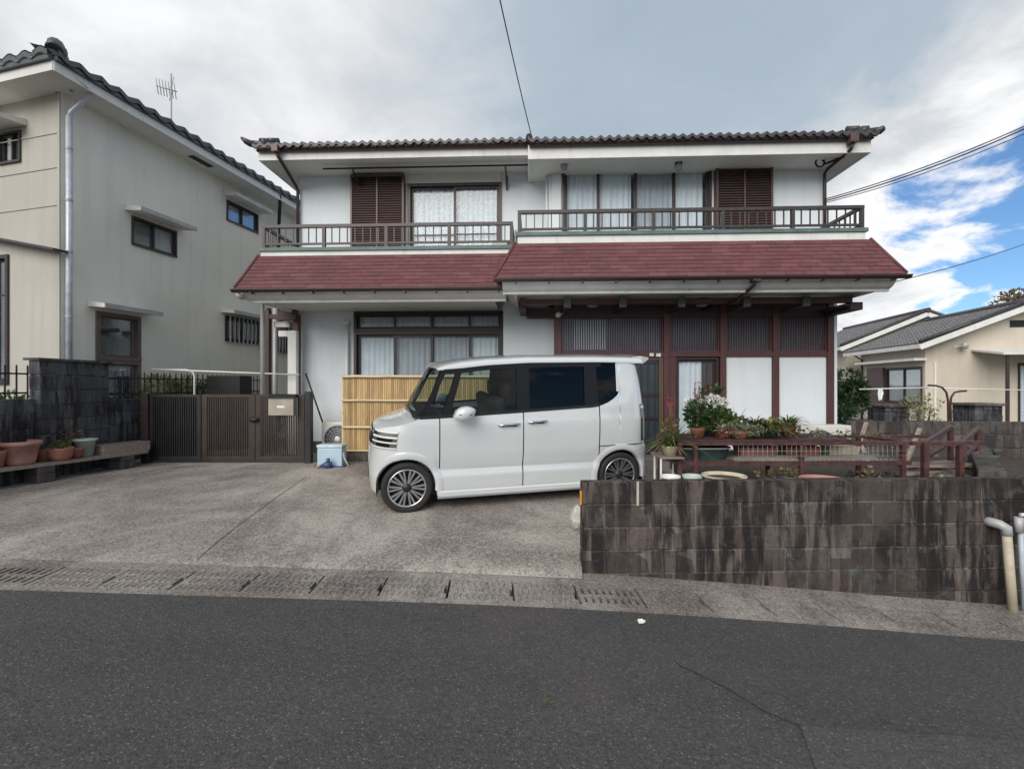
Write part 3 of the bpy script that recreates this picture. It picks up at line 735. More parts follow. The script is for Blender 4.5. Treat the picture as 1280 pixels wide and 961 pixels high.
for p in (741, 877):
    x = wx(p, 7.95); z = zb1 + .02
    m = MB(); m.lathe([(.0, -.11), (.08, -.10), (.105, -.05), (.10, -.005)], (x, 7.95, z), 20); o = m.build('porch_lamp', MT['lamp'], house)
    MB().lathe([(.11, -.005), (.115, .03), (0, .03)], (x, 7.95, z), 20).build('lamp_rim', MT['dark_wood'], o)
m = MB(); p = at(698, 393, 8.2); m.ellipsoid(p, (.05, .06, .05)); m.tube([p, (p.x + .09, 8.24, p.z + .03)], .015); m.build('security_lamp', MT['white_plastic'], house)
# --- ground floor window of the left wing
x0, x1, z0, z1 = gwl; zt = wz(540, 414, YL_)
sp = [x0] + [wx(p, YL_) for p in (493, 540, 587)] + [x1]
window(house, idl, x0, x1, zt, z1, 4, MT['bronze'], .05, .04, .04, (), [(0, 1, MT['grey_curtain'])], splits=sp)
window(house, idl, x0, x1, z0, zt - .003, 4, MT['bronze'], .05, .045, .04, (), [(0, .26, MT['curtain']), (.26, .76, MT['grey_curtain']), (.76, 1, MT['curtain'])], splits=sp)
# --- upper windows
x0, x1, z0, z1 = uwl
window(house, idl, x0, x1, z0, z1, 2, MT['bronze'], .05, .04, .03, (.42,), [(0, .52, MT['lace']), (.5, 1, MT['lace'])])
x0, x1, z0, z1 = uwr
sp = [x0] + [wx(p, YR_) for p in (748, 795, 843)] + [x1]
window(house, idr, x0, x1, z0, z1, 4, MT['bronze'], .045, .04, .03, (), [(0, .47, MT['curtain']), (.49, .73, MT['grey_curtain']), (.73, .97, MT['curtain'])], splits=sp)
# header boards
MB().box(wx(441, YL_), wx(627, YL_), YL_ - .03, YL_ - .002, uwl[3] + .002, ZT_L).build('header_board', MT['soffit'], house)
# --- louvred shutter boxes
def shutter_box(xa, xb, za, zb, y):
    m = MB(); m.box(xa, xb, y - .03, y - .004, za, zb)
    for (a, b, c, d) in ((xa, xa + .035, za, zb), (xb - .035, xb, za, zb), (xa + .035, xb - .035, zb - .05, zb)): m.box(a, b, y - .13, y - .03, c, d)
    xm = (xa + xb) / 2; m.box(xm - .013, xm + .013, y - .135, y - .03, za, zb - .05)
    o = m.build('shutter_box', MT['shutter'], house)
    m = MB(); n = int((zb - za) / .043)
    for k in range(n):
        z = za + .02 + k * .043
        for a, b in ((xa + .037, xm - .015), (xm + .015, xb - .037)):
            m.add([(a, y - .118, z), (b, y - .118, z), (b, y - .085, z + .034), (a, y - .085, z + .034), (a, y - .118, z + .005), (b, y - .118, z + .005), (b, y - .085, z + .039), (a, y - .085, z + .039)],
                  [(0, 1, 5, 4), (4, 5, 6, 7), (0, 1, 2, 3), (3, 2, 6, 7)])
    m.build('louvre', MT['shutter'], o, kind='stuff')
shutter_box(wx(441, YL_), wx(507, YL_), 3.5, wz(470, 221, YL_), YL_)
shutter_box(wx(892, YR_), wx(962, YR_), 3.5, wz(925, 196, YR_), YR_)

# --- skirt roofs and balcony, left then right
def skirt(pxa, pya, pxb, pyb, Ye, pta, ptya, ptb, ptyb, Yt, seed, zcove, ywall, hipL, hipR):
    eL, eR, tR, tL = at(pxa, pya, Ye), at(pxb, pyb, Ye), at(ptb, ptyb, Yt), at(pta, ptya, Yt)
    ze = (eL.z + eR.z) / 2; zt = (tL.z + tR.z) / 2
    for p in (eL, eR): p.z = ze
    for p in (tL, tR): p.z = zt
    m = MB(); shingle_field(m, (eL, eR, tR, tL), 9, .27, seed=seed)
    # return slopes at the free ends
    for on, e, t, sgn in ((hipL, eL, tL, -1), (hipR, eR, tR, 1)):
        if on: shingle_field(m, ((e.x, ywall + .6, ze), e, t, (t.x, ywall + .6, zt)), 10, .27, seed=seed + 5)
    # the deck under the shingles
    m.quad(eL + Vector((0, .004, -.003)), eR + Vector((0, .004, -.003)), tR + Vector((0, .004, -.003)), tL + Vector((0, .004, -.003)))
    o = m.build('skirt_roof', MT['shingle'], house); o['kind'] = 'stuff'
    m = MB()
    for on, e, t in ((hipL, eL, tL), (hipR, eR, tR)):
        if on: m.tube([e + Vector((0, 0, .015)), t + Vector((0, 0, .015))], .022, 6)
    m.build('hip_cap', MT['shingle'], o) if (hipL or hipR) else None
    # eave gutter with hangers
    m = MB(); m.grid([[(x, Ye - .03 + .045 * math.cos(a), ze - .028 + .045 * math.sin(a)) for a in np.linspace(math.pi, 2 * math.pi, 7)] for x in (eL.x - .02, eR.x + .02)])
    m.box(eL.x - .02, eR.x + .02, Ye - .083, Ye - .073, ze - .034, ze - .018)
    g = m.build('eave_gutter', MT['pipe_brown'], house)
    n = int((eR.x - eL.x) / .46)
    for k in range(n):
        x = eL.x + .3 + k * (eR.x - eL.x - .5) / max(1, n - 1); MB().box(x - .012, x + .012, Ye - .082, Ye + .03, ze - .092, ze - .074).build('hanger', MT['pipe_brown'], g)
    # soffit and moulding
    zc_ = zcove
    m = MB(); m.prism([(eL.x + .10, y, z) for y, z in ((Ye + .045, ze - .035), (Ye + .07, ze - .09), (Ye + .13, zc_ + .06), (Ye + .20, zc_ + .03), (Ye + .20, zc_), (Ye + .25, zc_), (Ye + .25, ze - .035))], (eR.x - eL.x - .20, 0, 0)); m.build('cornice', MT['fascia'], house)
    for on, xx, sg in ((hipL, eL.x + .10, 1), (hipR, eR.x - .10, -1)):
        if on and ywall > 8.4: m = MB(); m.prism([(xx + sg * (q - .045), Ye + .252, z) for q, z in ((.045, ze - .036), (.07, ze - .09), (.13, zc_ + .06), (.20, zc_ + .03), (.20, zc_), (.25, zc_), (.25, ze - .036))], (0, ywall - Ye - .1, 0)); m.build('cornice', MT['fascia'], house)
    m = MB(); m.box(eL.x + .30, eR.x - .30, Ye + .255, ywall + .3, zc_ + .05, zc_ + .07); m.build('soffit', MT['soffit'], house)
    return eL, eR, tR, tL, ze, zt
sL = skirt(293, 362, 640, 355, 7.25, 323, 321, 648, 315, 7.62, 3, 2.845, YL_, True, False)
sR = skirt(619, 347.5, 1134, 341, 6.98, 644, 303, 1088, 300, 7.30, 11, 2.90, YR_, True, True)
def balcony(pxa, pxb, Yt, zt, ywall, pys, seed, left):
    (ytop, ylow, ysill) = pys
    xa, xb = wx(pxa, Yt), wx(pxb, Yt); mid = (pxa + pxb) / 2
    zs = wz(mid, ysill, Yt); zl = wz(mid, ylow, Yt); zp = wz(mid, ytop, Yt)
    m = MB(); m.box(xa, xb, Yt + .0, Yt + .10, zt - .02, zs - .055); m.box(xa, xa + .1, Yt + .1, ywall, zt - .02, zs - .055).box(xb - .1, xb, Yt + .1, ywall, zt - .02, zs - .055)
    m.box(xa + .1, xb - .1, Yt + .1, ywall, zt - .3, zt - .25)
    m.build('balcony_parapet', MT['fascia'], house)
    m = MB(); m.box(xa - .025, xb + .025, Yt - .03, Yt + .13, zs - .055, zs).box(xa - .025, xa + .13, Yt + .13, ywall, zs - .055, zs - .001).box(xb - .13, xb + .025, Yt + .13, ywall, zs - .055, zs - .001)
    m.build('parapet_flashing', MT['teal'], house)
    m = MB(); y = Yt + .05
    m.box(xa, xb, y - .03, y + .03, zp - .05, zp).box(xa, xb, y - .018, y + .018, zl - .03, zl)
    ends = [(xa, 1), (xb - .05, -1)]
    for x, s in ends:
        m.box(x, x + .05, y + .03, ywall - .01, zp - .05, zp - .001).box(x + .007, x + .043, y + .03, ywall - .01, zl - .03, zl - .001)
    r = m.build('balcony_railing', MT['rail'], house)
    post = MB().box(-.025, .025, -.025, .025, 0, zp - .051 - zs).mesh('railing_post'); post.materials.append(MT['rail'])
    bal = MB().box(-.008, .008, -.008, .008, 0, zp - .051 - zl).mesh('baluster'); bal.materials.append(MT['rail'])
    n = int((xb - xa) / .128); np_ = 5 if not left else 4
    pxs = [xa + .025] + [xa + (xb - xa) * k / np_ for k in range(1, np_)] + [xb - .025]
    for x in pxs: link('railing_post', post, r, loc=(x, y, zs))
    for k in range(1, n):
        x = xa + (xb - xa) * k / n
        if min(abs(x - q) for q in pxs) > .035: link('baluster', bal, r, loc=(x, y, zl))
    for x, s in ends:
        for k in range(1, 8): link('baluster', bal, r, loc=(x + .025, y + (ywall - y) * k / 8, zl))
    return xa, xb, zs, zp
bL = balcony(326, 641, 7.66, sL[5], YL_, (278, 301, 308), 1, True)
bR = balcony(647, 1082, 7.36, sR[5], YR_, (258.5, 281, 287.5), 2, False)

# --- upper roof: fascia, soffit, tiles
def eave(pxa, pxb, ya, yb_, Ye, ywall, zbot_py, ztop_py, hipL, hipR, nm):
    mid = (pxa + pxb) / 2; xa, xb = wx(pxa, Ye), wx(pxb, Ye); z0, z1 = wz(mid, zbot_py, Ye), wz(mid, ztop_py, Ye)
    m = MB(); m.box(xa, xb, Ye, Ye + .03, z0, z1)
    m.box(xa, xa + .03, Ye + .03, 15.3, z0, z1).box(xb - .03, xb, Ye + .03, 15.3, z0, z1)
    m.build('fascia', MT['fascia'], house, .004)
    MB().box(xa + .03, xb - .03, Ye + .03, 15.2, z0 + .02, z0 + .035).build('soffit', MT['soffit'], house)
    m = MB(); m.grid([[(x, Ye - .05 + .05 * math.cos(a), z1 - .005 + .05 * math.sin(a)) for a in np.linspace(math.pi, 2 * math.pi, 7)] for x in (xa + .02, xb - .02)]); m.box(xa + .02, xb - .02, Ye - .104, Ye - .098, z1 - .01, z1 + .004)
    m.build('roof_gutter', MT['pipe_brown'], house)
    return xa, xb, z0, z1
eL = eave(323, 661, 0, 0, 8.05, YL_, 197, 184, True, False, 'l')
eR = eave(660, 1089, 0, 0, 7.82, YR_, 194.5, 176.5, False, True, 'r')
PIT = math.tan(R(19))
def main_roof(xa, xb, Ye, z1, hl, hr):
    Ym = 11.8; zt = z1 + (Ym - Ye) * PIT; o_ = .06
    m = MB(); d = (Ym - Ye)
    al, ar = xa - (.06 if hl else 0), xb + (.06 if hr else 0)
    tl, tr = (al + d if hl else al), (ar - d if hr else ar)
    za = z1 + .035
    if not hl and not hr: pass
    # corrugated field on the front slope, clipped by the hips with stepped rows
    nv = 10
    for r in range(1, nv):
        f0, f1 = r / nv, (r + 1) / nv
        xl_, xr_ = al + (tl - al) * f0, ar + (tr - ar) * f0
        p0 = Vector((xl_, Ye - .06 + d * f0, za + (zt - z1) * f0))
        tile_field(m, p0, Vector((xr_ - xl_, 0, 0)), Vector((0, d / nv, (zt - z1) / nv)), max(2, int((xr_ - xl_) / .29)), 1)
    o = m.build('roof_tiles', MT['tile'], house); o['kind'] = 'stuff'
    # plain decks for the slopes that cannot be seen, and a sealing deck
    m = MB(); m.quad((al, Ye, za - .03), (ar, Ye, za - .03), (tr, Ym, zt), (tl, Ym, zt)); m.quad((al, 15.5, za - .03), (ar, 15.5, za - .03), (tr, Ym, zt), (tl, Ym, zt))
    m.quad((al, Ye, za - .03), (tl, Ym, zt), (al, 15.5, za - .03)) if hl else m.quad((al, Ye, z1), (al, Ym, zt), (al, 15.5, z1))
    m.quad((ar, Ye, za - .03), (tr, Ym, zt), (ar, 15.5, za - .03)) if hr else m.quad((ar, Ye, z1), (ar, Ym, zt), (ar, 15.5, z1))
    m.build('roof_deck', MT['tile'], house)
    # eave row: one object per tile
    n = int(round((ar - al) / .29)); w = (ar - al) / n; L = d / nv * 1.12; rise = (zt - z1) / nv * 1.12
    t = MB(); rows = []
    k = 16
    for (yy, zz) in ((-.055, -.052), (-.055, 0), (L, rise)):
        rows.append([((i / k - .5) * w * .985, yy, zz + .042 * (.5 + .5 * math.cos(4 * math.pi * i / k)) ** 1.2) for i in range(k + 1)])
    t.grid(rows[:2], False); t.grid(rows[1:], True)
    t.grid([[(p[0], p[1], p[2] - .02) for p in rows[0]], [(p[0], p[1] + .06, p[2] + .02) for p in rows[0]]], False)
    me = t.mesh('eave_tile'); me.materials.append(MT['tile'])
    for i in range(n):
        link('eave_tile', me, house, loc=(al + (i + .5) * w, Ye - .06 + random.uniform(-.008, .008), za + random.uniform(-.004, .006)))
    return al, ar, tl, tr, zt, za
rL = main_roof(eL[0], eL[1], 8.05, eL[3], True, False)
rR = main_roof(eR[0], eR[1], 7.82, eR[3], False, True)
# hip ridges with end ornaments
def hip(x, y, z, sx, zt, d, k=1.0, tip=1.0):
    a = Vector((x, y, z + .05)); b = Vector((x + sx * d, y + d, zt + .06))
    m = MB(); m.tube([a, b], .06, 8); o = m.build('hip_ridge', MT['tile'], house)
    u = (b - a).normalized(); p = a + u * .12
    m = MB(); m.tube([p + Vector((0, 0, .02)), p + u * .10 + Vector((0, 0, .03))], .085 * k, 10); m.tube([p + u * .12 + Vector((0, 0, .07)), p + u * .3 + Vector((0, 0, .09))], .055 * k, 8)
    m.build('ridge_end_tile', MT['tile'], o)
    m = MB(); q = a - Vector((u.x, u.y, 0)) * .05
    m.tube([q + u * .25 + Vector((0, 0, -.02)), q + Vector((0, 0, -.01)), q - Vector((u.x * .08 * tip, u.y * .05 * tip, -.012)), q - Vector((u.x * .17 * tip, u.y * .10 * tip, -.06 * tip))], [.06, .058, .05, .045 - .025 * tip], 8)
    m.build('corner_tile', MT['tile'], o)
hip(rL[0], 8.0, rL[5], 1, rL[4], 3.75); hip(rR[1], 7.78, rR[5], -1, rR[4], 3.98, .9, .35)
# right wing's verge at the step
MB().tube([(rR[0] + .02, 7.72, rR[5] + .045), (rR[0] + .02, 11.8, rR[4] + .05)], .055, 8).build('verge_tile', MT['tile'], house)
# --- downpipes
def pipe(pts, mat, r=.028, name='downpipe'):
    return MB().tube(pts, r, 10).build(name, mat, house)
a = at(345, 186, 7.95); MB().box(a.x - .055, a.x + .055, 7.89, 8.0, a.z - .06, a.z + .06).build('hopper', MT['shutter'], house, .006)
b = at(372, 236, 8.68); pipe([(a.x, 7.95, a.z - .05), (a.x + .03, 7.97, a.z - .12), (b.x - .02, 8.66, b.z + .05), (b.x, 8.69, b.z - .02), (b.x, 8.69, 3.5)], MT['pipe_brown'])
a = at(1066, 173, 7.73); MB().box(a.x - .06, a.x + .06, 7.67, 7.79, a.z - .07, a.z + .07).build('hopper', MT['shutter'], house, .006)
b = at(1031, 215, 8.40); pipe([(a.x, 7.73, a.z - .06), (a.x - .01, 7.76, a.z - .15), (b.x + .04, 8.38, b.z + .05), (b.x + .0, 8.40, b.z - .02), (b.x, 8.40, 3.5)], MT['pipe_brown'], .026)
a = at(296, 364, 7.24); b = at(328, 372, 7.95)
pipe([(a.x, 7.24, a.z - .03), (a.x + .04, 7.28, a.z - .08), (b.x - .03, 7.9, b.z), (b.x, 7.95, b.z - .06), (b.x, 7.95, .28)], MT['grey_pipe'], .035)
a = at(945, 347, 6.97); b = at(920, 376, 7.5)
MB().box(a.x - .06, a.x + .06, 6.92, 7.03, a.z - .06, a.z + .02).build('hopper', MT['pipe_brown'], house, .005)
pipe([(a.x, 6.97, a.z - .05), (a.x - .02, 7.0, a.z - .10), (b.x, 7.5, b.z), (b.x - .25, 8.2, b.z - .02)], MT['pipe_brown'], .026)
a = at(434, 405, 8.7); pipe([(a.x, 8.69, a.z), (a.x, 8.69, .5)], MT['fascia'], .035); MB().ellipsoid((a.x, 8.66, a.z + .03), (.07, .07, .05)).build('pipe_hood', MT['white_plastic'], house)
# --- eave lamps and pole brackets
for px, py in ((705, 203), (848, 203)):
    p = at(px, py, 8.1); m = MB(); m.box(p.x - .05, p.x + .05, 8.06, 8.14, eR[2] - .012, eR[2] + .02).tube([(p.x, 8.1, eR[2]), (p.x, 8.1, p.z)], .012); o = m.build('eave_lamp', MT['iron'], house)
    MB().lathe([(0, -.13), (.05, -.12), (.065, -.06), (.035, 0), (0, .01)], (p.x, 8.1, p.z), 14).build('lamp_glass', MT['lamp'], o)
for px in (441, 632):
    p = at(px, 205, 8.3); p.z = eL[2] - .10; m = MB(); m.beam((p.x, 8.3, p.z), (p.x, 8.72, p.z - .12), .025, .04).beam((p.x, 8.3, p.z - .03), (p.x, 8.3, p.z + .05), .03, .03, (0, 1, 0)).beam((p.x, 8.72, p.z - .2), (p.x, 8.72, p.z + .05), .03, .03, (0, 1, 0)); m.build('pole_bracket', MT['iron'], house)
a, b = at(404, 206, 8.3), at(667, 204, 8.3)
tag(MB().tube([(a.x, 8.3, eL[2] - .05), (b.x, 8.3, eL[2] - .05)], .016).build('laundry_pole', MT['iron']), 'dark laundry pole hung under the left eave', 'pole')
p = at(1025, 203, 8.1); m = MB(); m.tube([(p.x + .07 * math.cos(t), 8.1, p.z + .07 * math.sin(t)) for t in np.linspace(0, 6.28, 17)], .014, 6).beam((p.x + .05, 8.1, eR[2]), (p.x + .05, 8.1, p.z + .06), .03, .03, (0, 1, 0)).tube([(p.x + .05, 8.1, p.z - .03), (p.x + .32, 8.0, p.z + .04)], .02)
m.build('cable_bracket', MT['iron'], house)
# foundation strip
m = MB(); m.box(XL - .015, wx(690, YL_), YL_ - .02, YL_ + .1, .15, .50); m.build('foundation', MT['right_block'], house)
# ================================================================== THE CAR (kei van)
pf = hit(509, 641, gd); WB = 2.56
ang = R(18.6)
ca = Vector((math.cos(ang), math.sin(ang), 0)); cl = Vector((-math.sin(ang), math.cos(ang), 0))
HW = .7375
org = pf + cl * HW                                   # under the middle of the front axle
def gpt(x, y): q = org + ca * x + cl * y; return Vector((q.x, q.y, gd(q.x, q.y)))
w_ = [gpt(0, -.66), gpt(WB, -.66), gpt(0, .66), gpt(WB, .66)]
ex = ((w_[1] + w_[3]) - (w_[0] + w_[2])).normalized(); ey = ((w_[2] + w_[3]) - (w_[0] + w_[1])); ey = (ey - ex * ey.dot(ex)).normalized(); ez = ex.cross(ey)
mid = (w_[0] + w_[2]) / 2
car = thing('parked_car', 'white box shaped minivan with black pillars parked on the driveway in front of the house', 'car', mid, local=True)
car.rotation_euler = Matrix((ex, ey, ez)).transposed().to_euler()
P_ = MT['paint']
def lerp_tab(x, tab): return float(np.interp(x, [a for a, _ in tab], [b for _, b in tab]))
INS = [(.12, .035), (.20, .012), (.26, .006), (.36, .004), (.385, .004), (.455, .030), (.472, .024), (.60, .002), (.85, 0), (.97, .006), (1.03, .018), (1.12, .026), (1.30, .052), (1.55, .088), (1.65, .105), (1.75, .13)]
def inset(z): return lerp_tab(z, INS)
def hw(z): return HW - inset(z)
BELT = [(-.5, .90), (-.30, .925), (-.10, .965), (.05, .995), (.14, 1.025), (.35, 1.03), (1.30, 1.075), (2.22, 1.12), (2.30, 1.137), (2.38, 1.168), (2.45, 1.208), (2.50, 1.248), (2.525, 1.28), (2.535, 1.31)]
def belt(x): return lerp_tab(x, BELT)
RF, RR_ = .318, .318; HUB = .275
def lower(x, base=.165):
    z = base
    for cx in (0, WB):
        d = abs(x - cx)
        if d < RF: z = max(z, HUB + math.sqrt(RF * RF - d * d))
    return z
NS = [-1, 1]
# --- nose: superellipse plan, wraps from the near door seam round to the far one
def plan_front(t, z):
    """t 0..1 from the straight side to the middle of the nose"""
    n = 2.7; a = t * math.pi / 2
    x = .15 - (math.sin(a) ** (2 / n)) * nose(z); y = (math.cos(a) ** (2 / n)) * hw(z)
    return x, y
def nose(z): return lerp_tab(z, [(.1, .50), (.16, .535), (.30, .555), (.50, .56), (.66, .55), (.80, .532), (.89, .50), (.95, .45)])
def hoodedge(x): return lerp_tab(x, [(-.41, .885), (-.36, .900), (-.26, .925), (-.10, .962), (.05, .995), (.14, 1.022), (.36, 1.03)])
cols = [('s', x) for x in np.linspace(.342, .15, 12)[:-1]] + [('t', t) for t in np.linspace(0, 1, 44)]
def nosecol(c, sgn, nz=16, off_=0.0, zlo=None, zhi=None):
    pts = []
    for k in range(nz + 1):
        if c[0] == 's':
            x = c[1]; lo = lower(x) if zlo is None else zlo; hi = hoodedge(x) if zhi is None else zhi
            z = lo + (hi - lo) * k / nz; y = hw(z) + off_; pts.append((x, sgn * y, z))
        else:
            x0, _ = plan_front(c[1], .5); lo = (lower(x0) if zlo is None else zlo); hi = (hoodedge(x0) if zhi is None else zhi)
            if x0 < -.31 and zlo is None: lo = .165 + .03 * (1 - c[1])
            z = lo + (hi - lo) * k / nz; x, y = plan_front(c[1], z)
            if off_:
                e = .01; x2, y2 = plan_front(min(1, c[1] + e), z); x1, y1 = plan_front(max(0, c[1] - e), z); tx, ty = x2 - x1, y2 - y1; L = math.hypot(tx, ty) or 1
                x += (ty / L) * off_; y += (-tx / L) * off_
            pts.append((x, sgn * y, z))
    return pts
m = MB()
for s in NS: m.grid([nosecol(c, s) for c in cols])
m.build('front_fender', P_, car)
# --- hood
m = MB(); rows = []
for c in cols:
    a = nosecol(c, -1)[-1]; row = []
    n = 14
    for k in range(n + 1):
        f = -1 + 2 * k / n; x, y, z = a[0], -a[1] * f, a[2]
        crown = (.045 + .02 * (x + .4)) * (1 - f * f) * min(1, max(0, (x + .41) / .12) if x < -.29 else 1)
        row.append((x - .03 * (1 - f * f) * (1 if x > 0 else 0), a[1] * -f, z + max(0, crown)))
    rows.append(row)
rows = [r for r in rows if r[0][0] <= .16 + 1e-6]
m.grid(rows); m.build('hood', P_, car)
# cowl
m = MB(); m.grid([[(x, f * .70, z + .03 * (1 - f * f)) for f in np.linspace(-1, 1, 9)] for x, z in ((.06, 1.035), (.16, 1.045), (.32, 1.03))]); m.build('cowl', MT['black_plastic'], car)
# --- doors
def doorpanel(xa, xb, name, s):
    m = MB(); P = []
    for x in np.linspace(xa, xb, 22):
        lo = lower(x, .215); hi = belt(x) - .002; zs_ = sorted(set(list(np.linspace(lo, hi, 15)) + [z for z in (.385, .455, .475) if lo < z < hi]))
        zs_ = list(np.interp(np.linspace(0, 1, 22), np.linspace(0, 1, len(zs_)), zs_))
        P.append([(x, s * hw(z), z) for z in zs_])
    m.grid(P); return m.build(name, P_, car)
for s in NS:
    d1 = doorpanel(.354, 1.299, 'front_door', s); d2 = doorpanel(1.311, 2.258, 'rear_door', s)
    for (d, a, b, z) in ((d1, 1.00, 1.255, .935), (d2, 1.355, 1.585, .96)):
        # scooped recess and pull handle
        m = MB(); P = []
        for i in range(13):
            t = i / 12; x = a - .02 + (b - a + .04) * t; P.append([(x, s * (hw(z + q) + .0025 * (1 - abs(2 * t - 1))), z + q) for q in (-.045 * math.sin(math.pi * t) - .004, .0, .04 * math.sin(math.pi * t) + .004)])
        m.grid(P); m.build('handle_recess', P_, d)
        m = MB(); m.tube([(a, s * (hw(z) + .004), z), (a + .03, s * (hw(z) + .026), z), (b - .03, s * (hw(z) + .028), z + .012), (b, s * (hw(z) + .004), z + .012)], [.010, .012, .012, .010], 8); m.build('handle', MT['chrome'], d)
        m = MB(); m.box(a + .03, b - .03, *sorted((s * (hw(z) + .003), s * (hw(z) + .006))), z - .022, z - .008); m.build('handle_shade', MT['black_plastic'], d)  # dark strip stands in for the shade below the handle
    # sill
    m = MB(); P = []
    for x in np.linspace(.33, 2.235, 12): P.append([(x, s * (HW - .004), .225), (x, s * (HW + .008), .21), (x, s * (HW + .008), .165), (x, s * (HW - .015), .135), (x, s * (HW - .10), .13)])
    m.grid(P, False); m.build('sill', P_, car)
# --- rear quarter, wraps round the tail
def tailx(z): return lerp_tab(z, [(.1, .44), (.16, .475), (.30, .485), (.60, .478), (.63, .445), (.68, .435), (1.0, .425), (1.2, .405), (1.45, .365), (1.66, .315), (1.75, .28)])
def plan_rear(t, z):
    n = 4.2; a = t * math.pi / 2
    return WB + (math.sin(a) ** (2 / n)) * tailx(z), (math.cos(a) ** (2 / n)) * hw(z)
ROOFZ = [(.36, 1.545), (.58, 1.56), (.9, 1.598), (1.39, 1.628), (2.25, 1.642), (2.9, 1.64)]
def roofz(x): return lerp_tab(x, ROOFZ)
rc = [('s', x) for x in list(np.linspace(2.271, 2.52, 14)) + [2.534, 2.5351]] + [('t', t) for t in np.linspace(0.0, 1, 30)]
def rearcol(c, s, off_=0, zlo=None, zhi=None, nz=24):
    pts = []
    for k in range(nz + 1):
        if c[0] == 's':
            x = c[1]; lo = lower(x, .215) if zlo is None else zlo
            hi = (belt(x) if x < 2.5345 else roofz(x)) if zhi is None else zhi
            z = lo + (hi - lo) * k / nz; pts.append((x, s * (hw(z) + off_), z))
        else:
            x0 = plan_rear(c[1], .5)[0]; lo = lower(x0, .19) if zlo is None else zlo; hi = roofz(2.8) if zhi is None else zhi
            z = lo + (hi - lo) * k / nz; x, y = plan_rear(c[1], z)
            if off_: x += off_ * c[1] ** .5; y += off_ * (1 - c[1])
            pts.append((x, s * y, z))
    return pts
m = MB()
for s in NS: m.grid([rearcol(c, s) for c in rc])
m.build('rear_quarter', P_, car)
for s in NS:      # bumper seam and quarter seam
    m = MB()
    m.tube([(x, s * (hw(.655) - .002), .645 + .012 * (x - 2.27)) for x in np.linspace(2.268, WB, 6)] + [(plan_rear(t, .655)[0] - .003, s * plan_rear(t, .655)[1], .650 + .014 * t) for t in np.linspace(.1, .75, 8)], .007, 6)
    m.build('bumper_seam', MT['black_plastic'], car)
    # wheel arch lips
    for cx, r1 in ((0, .40), (WB, .395)):
        m = MB(); P = []
        for a in np.linspace(-8, 188, 30):
            row = []
            for (r, o_) in ((RF - .012, -.05), (RF - .004, .004), (RF + .012, .010), (r1 - .02, .007), (r1, -.001)):
                x = cx + r * math.cos(R(a)); z = HUB + r * math.sin(R(a))
                y = hw(max(z, .2))
                if cx == 0 and x < .15:
                    tt_ = np.linspace(0, 1, 60); xs_ = [plan_front(t, z)[0] for t in tt_]; y = float(np.interp(-x, [-q for q in xs_], [plan_front(t, z)[1] for t in tt_]))
                if cx == WB and x > WB:
                    tt_ = np.linspace(0, 1, 60); xs_ = [plan_rear(t, z)[0] for t in tt_]; y = float(np.interp(x, xs_, [plan_rear(t, z)[1] for t in tt_]))
                row.append((x, s * (y + o_), z))
            if row[1][2] < .17: continue
            P.append(row)
        m.grid(P); m.build('wheel_arch', P_, car)
        # liner
        m = MB(); m.grid([[(cx + .325 * math.cos(a), s * y, HUB + .325 * math.sin(a)) for y in (.70, .38)] for a in np.linspace(-.3, math.pi + .3, 20)]); m.quad(*[(cx + .325 * math.cos(a), s * .38, HUB + .325 * math.sin(a)) for a in np.linspace(-.3, math.pi + .3, 20)])
        m.build('wheel_liner', MT['black_plastic'], car)
# --- roof
ys_ = [(1.0, 0, 0), (1.004, -.004, .03), (.985, 0, .050), (.93, 0, .068), (.80, 0, .082), (.5, 0, .095), (.25, 0, .10), (0, 0, .102)]
P = []
for x in np.linspace(.33, 2.87, 36):
    row = []; zt = roofz(x); fr = max(0, (x - .33)) ; kf = min(1, fr / .28) ** .5; kr = min(1, (2.90 - x) / .16) ** .6
    for s in (-1, 1):
        seq = ys_ if s < 0 else ys_[::-1][1:]
        for f, _, dz in seq:
            xx = x - .05 * (1 - f * f) * (1 - min(1, fr / .5)); row.append((xx, s * f * (hw(zt) + .004), zt + dz * (.25 + .75 * kf) * (.7 + .3 * kr)))
    P.append(row)
m = MB(); m.grid(P); rf = m.build('roof', P_, car)
m = MB(); P = []
for f in np.linspace(-1, 1, 13): P.append([(2.74, f * .60, 1.735 - .03 * f * f), (2.90, f * .60, 1.752 - .03 * f * f), (3.02 - .03 * f * f, f * .585, 1.745 - .03 * f * f), (3.015 - .03 * f * f, f * .585, 1.72 - .03 * f * f), (2.90, f * .59, 1.63)])
m.grid(P); m.quad(*P[0]); m.quad(*P[-1]); m.build('spoiler', P_, rf)
for s in NS:       # roof drip line
    MB().tube([(x, s * (hw(roofz(x)) + .002), roofz(x) + .004) for x in np.linspace(.40, 2.5, 20)], .006, 6).build('drip_rail', MT['black_plastic'], rf)
